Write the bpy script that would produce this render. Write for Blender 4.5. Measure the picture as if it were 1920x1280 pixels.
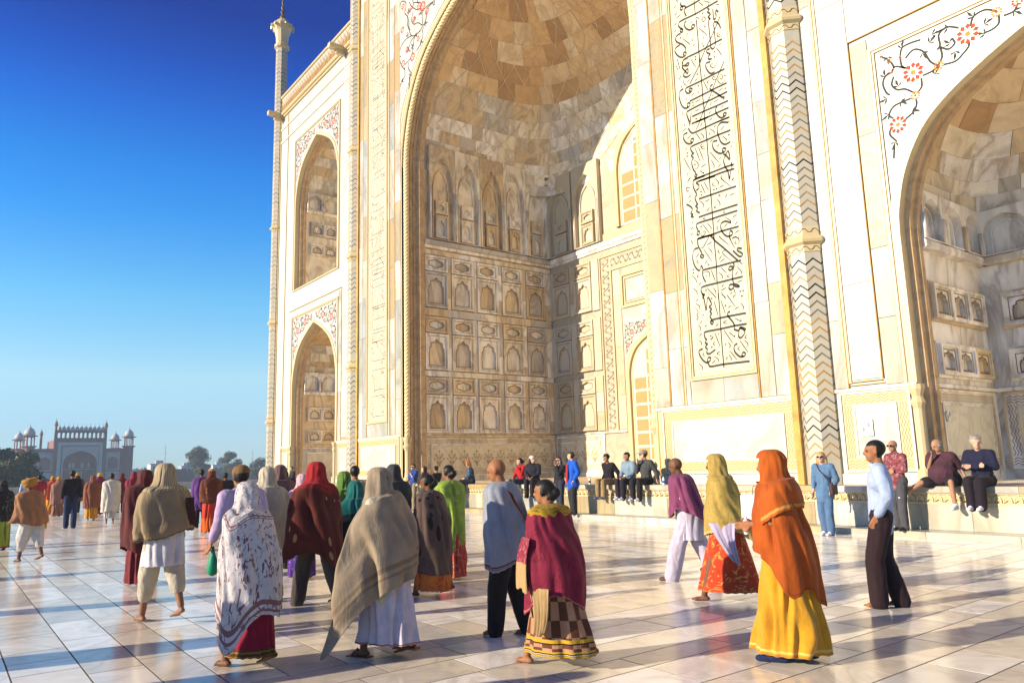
import bpy, bmesh, math, random, bisect
from mathutils import Vector, Matrix, noise
from mathutils.geometry import tessellate_polygon
R = math.radians
rnd = random.Random(7)
for o in list(bpy.data.objects): bpy.data.objects.remove(o)
sc = bpy.context.scene
col = sc.collection

# ------------------------------------------------------------------ camera
cam = bpy.data.cameras.new('camera'); cam.sensor_width = 36; cam.lens = 26.485
cam.clip_start = 0.05; cam.clip_end = 6000
co = bpy.data.objects.new('camera', cam); col.objects.link(co); sc.camera = co
hd, pt, rl = R(142.884), R(9.3565), R(-1.5902)
F = Vector((math.cos(hd)*math.cos(pt), math.sin(hd)*math.cos(pt), math.sin(pt)))
Rv = Vector((math.sin(hd), -math.cos(hd), 0)); Uv = Rv.cross(F)
R2 = math.cos(rl)*Rv + math.sin(rl)*Uv; U2 = -math.sin(rl)*Rv + math.cos(rl)*Uv
mw = Matrix((R2, U2, -F)).transposed().to_4x4(); mw.translation = (0, 0, 1.55)
co.matrix_world = mw
# ------------------------------------------------------------------ sky, sun, exposure
SUN_AZ, SUN_EL = R(15), R(18.5)          # light travels towards +Y, 15 degrees to +X
ld = Vector((math.sin(SUN_AZ)*math.cos(SUN_EL), math.cos(SUN_AZ)*math.cos(SUN_EL), -math.sin(SUN_EL)))
w = bpy.data.worlds.new('World'); sc.world = w; w.use_nodes = True
nt = w.node_tree; bg = nt.nodes['Background']
sky = nt.nodes.new('ShaderNodeTexSky'); sky.sky_type = 'NISHITA'; sky.sun_disc = False
sky.sun_elevation = SUN_EL; sky.sun_rotation = math.atan2(-ld.x, -ld.y)
sky.altitude = 200; sky.air_density = 1.0; sky.dust_density = 0.0; sky.ozone_density = 2.0
tcw = nt.nodes.new('ShaderNodeTexCoord'); sxyz = nt.nodes.new('ShaderNodeSeparateXYZ'); nt.links.new(tcw.outputs['Generated'], sxyz.inputs[0])
elev = nt.nodes.new('ShaderNodeValToRGB'); SKYR = [(0, (.28,.46,.78)), (.06, (.42,.58,.80)), (.12, (.66,.80,.84)), (.213, (.38,.82,.98)), (.304, (.13,.66,1.1)), (.361, (.07,.56,1.1)), (.42, (.05,.38,1.02)), (.47, (.04,.24,.82)), (.52, (.04,.15,.60)), (1, (.04,.13,.52))]      # deepens the blue evenly with height, the same all round
while len(elev.color_ramp.elements) < len(SKYR): elev.color_ramp.elements.new(.5)
for el_, (p_, c_) in zip(elev.color_ramp.elements, SKYR): el_.position = p_; el_.color = tuple(c_)+(1,)
nt.links.new(sxyz.outputs['Z'], elev.inputs[0])
tint = nt.nodes.new('ShaderNodeMix'); tint.data_type = 'RGBA'; tint.blend_type = 'MULTIPLY'; tint.inputs[0].default_value = 1
nt.links.new(sky.outputs[0], tint.inputs[6]); nt.links.new(elev.outputs[0], tint.inputs[7]); nt.links.new(tint.outputs[2], bg.inputs[0])
bg.inputs[1].default_value = 0.105
sl = bpy.data.lights.new('sun', 'SUN'); sl.energy = 4.2; sl.angle = R(0.5); sl.color = (1, .86, .66)
so = bpy.data.objects.new('sun', sl); col.objects.link(so); so.location = (-8, -30, 12)
so.rotation_euler = (-ld).to_track_quat('Z', 'Y').to_euler()
sc.view_settings.view_transform = 'Standard'; sc.view_settings.look = 'None'
sc.view_settings.exposure = 1.17; sc.view_settings.gamma = 1; sc.view_settings.use_curve_mapping = False
sc.render.engine = 'CYCLES'
sc.render.resolution_x, sc.render.resolution_y = 1024, 682
sc.cycles.max_bounces = 6

# ------------------------------------------------------------------ helpers
class MB:
    def __init__(s): s.v = []; s.f = []; s.uv = None
    def add(s, vs, fs):
        n = len(s.v); s.v += [tuple(p) for p in vs]; s.f += [tuple(i+n for i in q) for q in fs]; return s
    def box(s, x0, x1, y0, y1, z0, z1):
        return s.add([(x, y, z) for z in (z0, z1) for y in (y0, y1) for x in (x0, x1)],
                     [(0,2,3,1),(4,5,7,6),(0,1,5,4),(2,6,7,3),(0,4,6,2),(1,3,7,5)])
    def tube(s, path, rad, n=8, cap=True, closed=False):
        path = [Vector(p) for p in path]; m = len(path)
        if not isinstance(rad, (list, tuple)): rad = [rad]*m
        vs = []; up = Vector((0, 0, 1))
        for i, p in enumerate(path):
            a = path[(i-1) % m] if (i > 0 or closed) else p; b = path[(i+1) % m] if (i < m-1 or closed) else p
            t = (b-a).normalized() if (b-a).length > 1e-9 else Vector((0, 0, 1))
            q = t.cross(up)
            if q.length < 1e-3: q = t.cross(Vector((1, 0, 0)))
            q.normalize(); r = q.cross(t)
            for k in range(n):
                an = 2*math.pi*k/n; vs.append(p + (q*math.cos(an)+r*math.sin(an))*rad[i])
        fs = []
        for i in range(m if closed else m-1):
            for k in range(n):
                j = (i+1) % m; fs.append((i*n+k, i*n+(k+1) % n, j*n+(k+1) % n, j*n+k))
        if cap and not closed: fs += [tuple(range(n-1, -1, -1)), tuple(range((m-1)*n, m*n))]
        return s.add(vs, fs)
    def lathe(s, prof, cx, cy, n=16, a0=0.0):
        vs = []
        for r, z in prof:
            for k in range(n):
                an = a0+2*math.pi*k/n; vs.append((cx+r*math.cos(an), cy+r*math.sin(an), z))
        fs = []
        for i in range(len(prof)-1):
            for k in range(n): fs.append((i*n+k, i*n+(k+1) % n, (i+1)*n+(k+1) % n, (i+1)*n+k))
        fs += [tuple(range(n-1, -1, -1)), tuple(range((len(prof)-1)*n, len(prof)*n))]
        return s.add(vs, fs)
    def rows(s, rows, closed=False):
        m = len(rows[0]); vs = [p for r in rows for p in r]; fs = []
        for i in range(len(rows)-1):
            for k in range(m if closed else m-1):
                fs.append((i*m+k, i*m+(k+1) % m, (i+1)*m+(k+1) % m, (i+1)*m+k))
        return s.add(vs, fs)
    def mesh(s, name, smooth=False, recalc=True):
        me = bpy.data.meshes.new(name); me.from_pydata(s.v, [], s.f)
        if recalc:
            bm = bmesh.new(); bm.from_mesh(me); bmesh.ops.recalc_face_normals(bm, faces=bm.faces); bm.to_mesh(me); bm.free()
        if smooth: me.shade_smooth()
        return me
    def build(s, name, mat, parent=None, smooth=False, recalc=True):
        return link(name, s.mesh(name, smooth, recalc), mat, parent)
def link(name, me, mat, parent=None):
    o = bpy.data.objects.new(name, me); col.objects.link(o)
    if mat is not None and len(me.materials) == 0: me.materials.append(mat)
    o.parent = parent
    return o
def empty(name, loc=(0, 0, 0), rz=0):
    o = bpy.data.objects.new(name, None); col.objects.link(o); o.location = loc; o.rotation_euler[2] = rz
    o.empty_display_size = .2
    return o
def tag(o, label=None, cat=None, group=None, kind=None):
    if label: o['label'] = label
    if cat: o['category'] = cat
    if group: o['group'] = group
    if kind: o['kind'] = kind
    return o
def spl(pts, k=4):                      # Catmull-Rom
    if len(pts) < 3: return list(pts)
    P = [pts[0]]+list(pts)+[pts[-1]]; out = []
    for i in range(1, len(P)-2):
        for j in range(k):
            t = j/k; a, b, c, d = P[i-1], P[i], P[i+1], P[i+2]
            out.append(tuple(.5*((2*b[q])+(-a[q]+c[q])*t+(2*a[q]-5*b[q]+4*c[q]-d[q])*t*t+(-a[q]+3*b[q]-3*c[q]+d[q])*t**3) for q in range(len(b))))
    out.append(tuple(pts[-1])); return out
class PL:
    """drawing on a wall: M maps (a along the wall, b height, d proud) to space"""
    def __init__(s, M): s.M = M; s.mb = MB()
    def rect(s, a0, a1, b0, b1, d0, d1, bev=0):
        M = s.M
        if bev:
            vs = [M(a, b, d0) for b in (b0, b1) for a in (a0, a1)]+[M(a, b, d1-bev) for b in (b0, b1) for a in (a0, a1)]
            vs += [M(a, b, d1) for b in (b0+bev, b1-bev) for a in (a0+bev, a1-bev)]
            fs = []
            for i, j in ((0, 1), (1, 3), (3, 2), (2, 0)): fs += [(i, j, j+4, i+4), (i+4, j+4, j+8, i+8)]
            s.mb.add(vs, fs+[(8, 9, 11, 10)])
        else:
            vs = [M(a, b, d) for d in (d0, d1) for b in (b0, b1) for a in (a0, a1)]
            s.mb.add(vs, [(0,2,3,1),(4,5,7,6),(0,1,5,4),(2,6,7,3),(0,4,6,2),(1,3,7,5)])
        return s
    def ring(s, a0, a1, b0, b1, wd, d0, d1, bottom=True):
        s.rect(a0, a0+wd, b0, b1, d0, d1); s.rect(a1-wd, a1, b0, b1, d0, d1)
        s.rect(a0+wd, a1-wd, b1-wd, b1, d0, d1)
        if bottom: s.rect(a0+wd, a1-wd, b0, b0+wd, d0, d1)
        return s
    def plate(s, outer, holes, d0, d1, rim=True):
        M = s.M; loops = [[Vector((p[0], p[1], 0)) for p in L] for L in [outer]+holes]
        flat = [p for L in loops for p in L]
        vs = [M(p.x, p.y, d1) for p in flat]
        fs = [tuple(t) for t in tessellate_polygon(loops)]
        if rim:
            n = len(flat); vs += [M(p.x, p.y, d0) for p in flat]; k = 0
            for L in loops:
                m = len(L)
                for i in range(m): fs.append((k+i, k+(i+1) % m, n+k+(i+1) % m, n+k+i))
                k += m
        s.mb.add(vs, fs); return s
    def ribbon(s, path, wd, d, d0=0.0, taper=False, pen=False):
        M = s.M; n = len(path); A = []; B = []
        for i, p in enumerate(path):
            a = path[max(0, i-1)]; b = path[min(n-1, i+1)]
            t = Vector((b[0]-a[0], b[1]-a[1])); t = t.normalized() if t.length > 1e-9 else Vector((1, 0))
            h = wd*.5*(1 if not taper else (.35+.65*math.sin(math.pi*(i+.5)/n)))
            if pen: h *= .5+.95*abs(math.sin(math.atan2(t.y, t.x)-R(70)))
            A.append(M(p[0]-t.y*h, p[1]+t.x*h, d)); B.append(M(p[0]+t.y*h, p[1]-t.x*h, d))
        s.mb.rows([A, B]); return s
    def fan(s, pts, d):
        s.mb.add([s.M(p[0], p[1], d) for p in pts], [tuple(range(len(pts)))]); return s
    def build(s, name, mat, parent=None, smooth=False): return s.mb.build(name, mat, parent, smooth)
ARC = [(0,0),(.008,.12),(.03,.22),(.07,.35),(.15,.5),(.26,.635),(.42,.75),(.62,.85),(.82,.935),(1,1)]
ARCS = spl(ARC, 3)
def arch(cx, hw, zs, rise, zb=None):
    L = [(cx-hw+hw*u, zs+rise*v) for u, v in ARCS]
    Rr = [(cx+hw-hw*u, zs+rise*v) for u, v in ARCS][::-1][1:]
    pts = L+Rr
    if zb is not None: pts = [(cx-hw, zb)]+pts+[(cx+hw, zb)]
    return pts
def cusp(cx, hw, zb, zs, rise, n=4, depth=.10):      # cusped (multifoil) arch outline
    base = arch(cx, hw, zs, rise); out = [(cx-hw, zb)]
    m = len(base)
    for i, (a, b) in enumerate(base):
        t = i/(m-1); k = 1-depth*abs(math.sin(math.pi*n*t*1.0))**.6*0 - depth*(1-abs(math.sin(math.pi*(n+.0)*t)))*(0 if t in (0, 1) else 1)
        out.append((cx+(a-cx)*k, zs+(b-zs)*k))
    return out+[(cx+hw, zb)]

# ------------------------------------------------------------------ materials
MATS = {}
def newmat(name):
    m = bpy.data.materials.new(name); m.use_nodes = True
    n = m.node_tree.nodes; return m, m.node_tree, n['Principled BSDF']
def ramp(nt, stops, interp='LINEAR'):
    r = nt.nodes.new('ShaderNodeValToRGB'); r.color_ramp.interpolation = interp
    e = r.color_ramp.elements
    while len(e) < len(stops): e.new(.5)
    for el, (p, c) in zip(e, stops): el.position = p; el.color = tuple(c)+(1,)
    return r
def mixc(nt, fac, a, b, mode='MIX'):
    m = nt.nodes.new('ShaderNodeMix'); m.data_type = 'RGBA'; m.blend_type = mode
    for s, v in ((m.inputs[0], fac), (m.inputs[6], a), (m.inputs[7], b)):
        if isinstance(v, (int, float)): s.default_value = v
        elif isinstance(v, tuple): s.default_value = v+(1,) if len(v) == 3 else v
        else: nt.links.new(v, s)
    return m.outputs[2]
def tex_noise(nt, vec, scale, detail=5, rough=.6, dist=0.0):
    n = nt.nodes.new('ShaderNodeTexNoise'); n.inputs['Scale'].default_value = scale; n.inputs['Detail'].default_value = detail
    n.inputs['Roughness'].default_value = rough; n.inputs['Distortion'].default_value = dist
    nt.links.new(vec, n.inputs['Vector']); return n.outputs['Fac']
def bump(nt, bsdf, h, strength=.3, dist=.02):
    b = nt.nodes.new('ShaderNodeBump'); b.inputs['Strength'].default_value = strength; b.inputs['Distance'].default_value = dist
    nt.links.new(h, b.inputs['Height']); nt.links.new(b.outputs[0], bsdf.inputs['Normal'])
def objvec(nt, jitter=True):
    tc = nt.nodes.new('ShaderNodeTexCoord')
    if not jitter: return tc.outputs['Object'], None
    oi = nt.nodes.new('ShaderNodeObjectInfo'); mu = nt.nodes.new('ShaderNodeMath'); mu.operation = 'MULTIPLY'; mu.inputs[1].default_value = 73.0
    nt.links.new(oi.outputs['Random'], mu.inputs[0])
    va = nt.nodes.new('ShaderNodeVectorMath'); va.operation = 'ADD'
    nt.links.new(tc.outputs['Object'], va.inputs[0]); nt.links.new(mu.outputs[0], va.inputs[1])
    return va.outputs[0], oi.outputs['Random']
def marble(name, tones, vein=(.42, .40, .36), vs=.5, vamt=.5, rough=.35, blotch=(.62, .50, .30), bamt=.25, bscale=.6, bumpd=.004, spec=.5, aniso=None):
    """tones: palette chosen per object"""
    if name in MATS: return MATS[name]
    m, nt, b = newmat(name); vec, rn = objvec(nt)
    if aniso:
        mp = nt.nodes.new('ShaderNodeMapping'); mp.inputs['Rotation'].default_value = aniso[:3]; mp.inputs['Scale'].default_value = aniso[3:]
        nt.links.new(vec, mp.inputs[0]); v2 = mp.outputs[0]
    else: v2 = vec
    base = ramp(nt, [(i/len(tones), t) for i, t in enumerate(tones)], 'CONSTANT'); nt.links.new(rn, base.inputs[0])
    n1 = tex_noise(nt, v2, vs, 6, .55, .9)
    vr = ramp(nt, [(.0, (0, 0, 0)), (.40, (0, 0, 0)), (.485, (.85, .85, .85)), (.515, (.3, .3, .3)), (.58, (0, 0, 0)), (.70, (.6, .6, .6)), (1, (.3, .3, .3))])
    nt.links.new(n1, vr.inputs[0])
    n2 = tex_noise(nt, vec, bscale, 4, .55, .4); br = ramp(nt, [(.42, (0, 0, 0)), (.72, (1, 1, 1))]); nt.links.new(n2, br.inputs[0])
    f1 = nt.nodes.new('ShaderNodeMath'); f1.operation = 'MULTIPLY'; f1.inputs[1].default_value = bamt; nt.links.new(br.outputs[0], f1.inputs[0])
    c1 = mixc(nt, f1.outputs[0], base.outputs[0], blotch)
    f2 = nt.nodes.new('ShaderNodeMath'); f2.operation = 'MULTIPLY'; f2.inputs[1].default_value = vamt; nt.links.new(vr.outputs[0], f2.inputs[0])
    c2 = mixc(nt, f2.outputs[0], c1, vein)
    nt.links.new(c2, b.inputs['Base Color']); b.inputs['Specular IOR Level'].default_value = spec
    n3 = tex_noise(nt, vec, 9, 3, .6)
    rr = ramp(nt, [(.3, (rough*.75,)*3), (.7, (min(1, rough*1.3),)*3)]); nt.links.new(n3, rr.inputs[0]); nt.links.new(rr.outputs[0], b.inputs['Roughness'])
    bump(nt, b, n3, .25, bumpd)
    MATS[name] = m; return m
def plain(name, c, rough=.6, var=.15, scale=6, metal=0, bd=.004, sheen=0):
    if name in MATS: return MATS[name]
    m, nt, b = newmat(name); vec, rn = objvec(nt)
    n = tex_noise(nt, vec, scale, 5, .6)
    r = ramp(nt, [(.25, tuple(x*(1-var) for x in c)), (.75, tuple(min(1, x*(1+var)) for x in c))]); nt.links.new(n, r.inputs[0])
    nt.links.new(r.outputs[0], b.inputs['Base Color']); b.inputs['Roughness'].default_value = rough; b.inputs['Metallic'].default_value = metal
    if sheen: b.inputs['Sheen Weight'].default_value = sheen
    b.inputs['Specular IOR Level'].default_value = .2
    bump(nt, b, n, .3, bd); MATS[name] = m; return m
WHITE = marble('marble_white', [(.44,.41,.34),(.49,.475,.43),(.39,.31,.17),(.33,.35,.32),(.50,.485,.445),(.35,.255,.115),(.30,.325,.31),(.45,.41,.32),(.48,.46,.41)], vein=(.20,.175,.12), vs=.5, vamt=.75, blotch=(.36,.25,.09), bamt=.6, aniso=(0,.7,0,1,1,.35))
WALL = marble('marble_wall', [(.48,.45,.37)], vein=(.60,.55,.45), vs=.35, vamt=.35, blotch=(.74,.62,.40), bamt=.3)
PANELW = marble('marble_panel', [(.49,.47,.42)], vein=(.27,.25,.20), vs=.5, vamt=.65, blotch=(.42,.34,.20), bamt=.35)
IWAN = marble('marble_iwan', [(.84,.76,.59),(.90,.85,.74),(.60,.53,.43),(.90,.87,.79),(.78,.63,.40),(.52,.50,.46),(.86,.79,.62),(.74,.73,.69),(.64,.49,.29),(.88,.85,.79)], vein=(.24,.18,.12), vs=.8, vamt=.7, blotch=(.56,.38,.18), bamt=.5, bscale=.9, rough=.45, aniso=(.5,.6,0,1,1,.4))
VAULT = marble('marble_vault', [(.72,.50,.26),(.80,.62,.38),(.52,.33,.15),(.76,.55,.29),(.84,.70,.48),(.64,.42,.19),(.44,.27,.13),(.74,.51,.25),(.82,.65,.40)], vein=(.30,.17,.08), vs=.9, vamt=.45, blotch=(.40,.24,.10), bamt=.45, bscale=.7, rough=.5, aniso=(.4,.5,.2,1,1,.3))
FRAME = marble('marble_cream_trim', [(.48,.385,.21)], vein=(.55,.42,.22), vs=.8, vamt=.4, blotch=(.70,.52,.24), bamt=.4)
FLOORM = marble('marble_floor', [(.88,.83,.73),(.78,.72,.61),(.90,.86,.78),(.64,.56,.44),(.86,.76,.58),(.90,.87,.81),(.72,.64,.50),(.58,.55,.50),(.86,.82,.74)], vein=(.38,.34,.29), vs=1.1, vamt=.55, blotch=(.58,.49,.37), bamt=.4, bscale=1.6, rough=.17, bumpd=.003, spec=.6)
OCHRE = plain('ochre_inlay', (.34,.19,.045), .6, .3)
YELLOW = plain('yellow_sandstone_strip', (.42,.25,.06), .5, .35, 3)
BLACK = plain('black_marble_inlay', (.010,.009,.008), .6, .4)
GREYIN = plain('grey_inlay', (.14,.12,.09), .6, .3)
RED = plain('carnelian_inlay', (.36,.035,.008), .6, .35, 20)
ORANGE = plain('orange_inlay', (.50,.19,.02), .6, .3, 20)
GREEN = plain('dark_green_inlay', (.018,.022,.018), .6, .3, 20)
AMBER = plain('amber_jali', (.36,.23,.09), .5, .3, 30)
GROUT = plain('dark_joint', (.10,.085,.065), .8, .3, 8)
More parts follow.
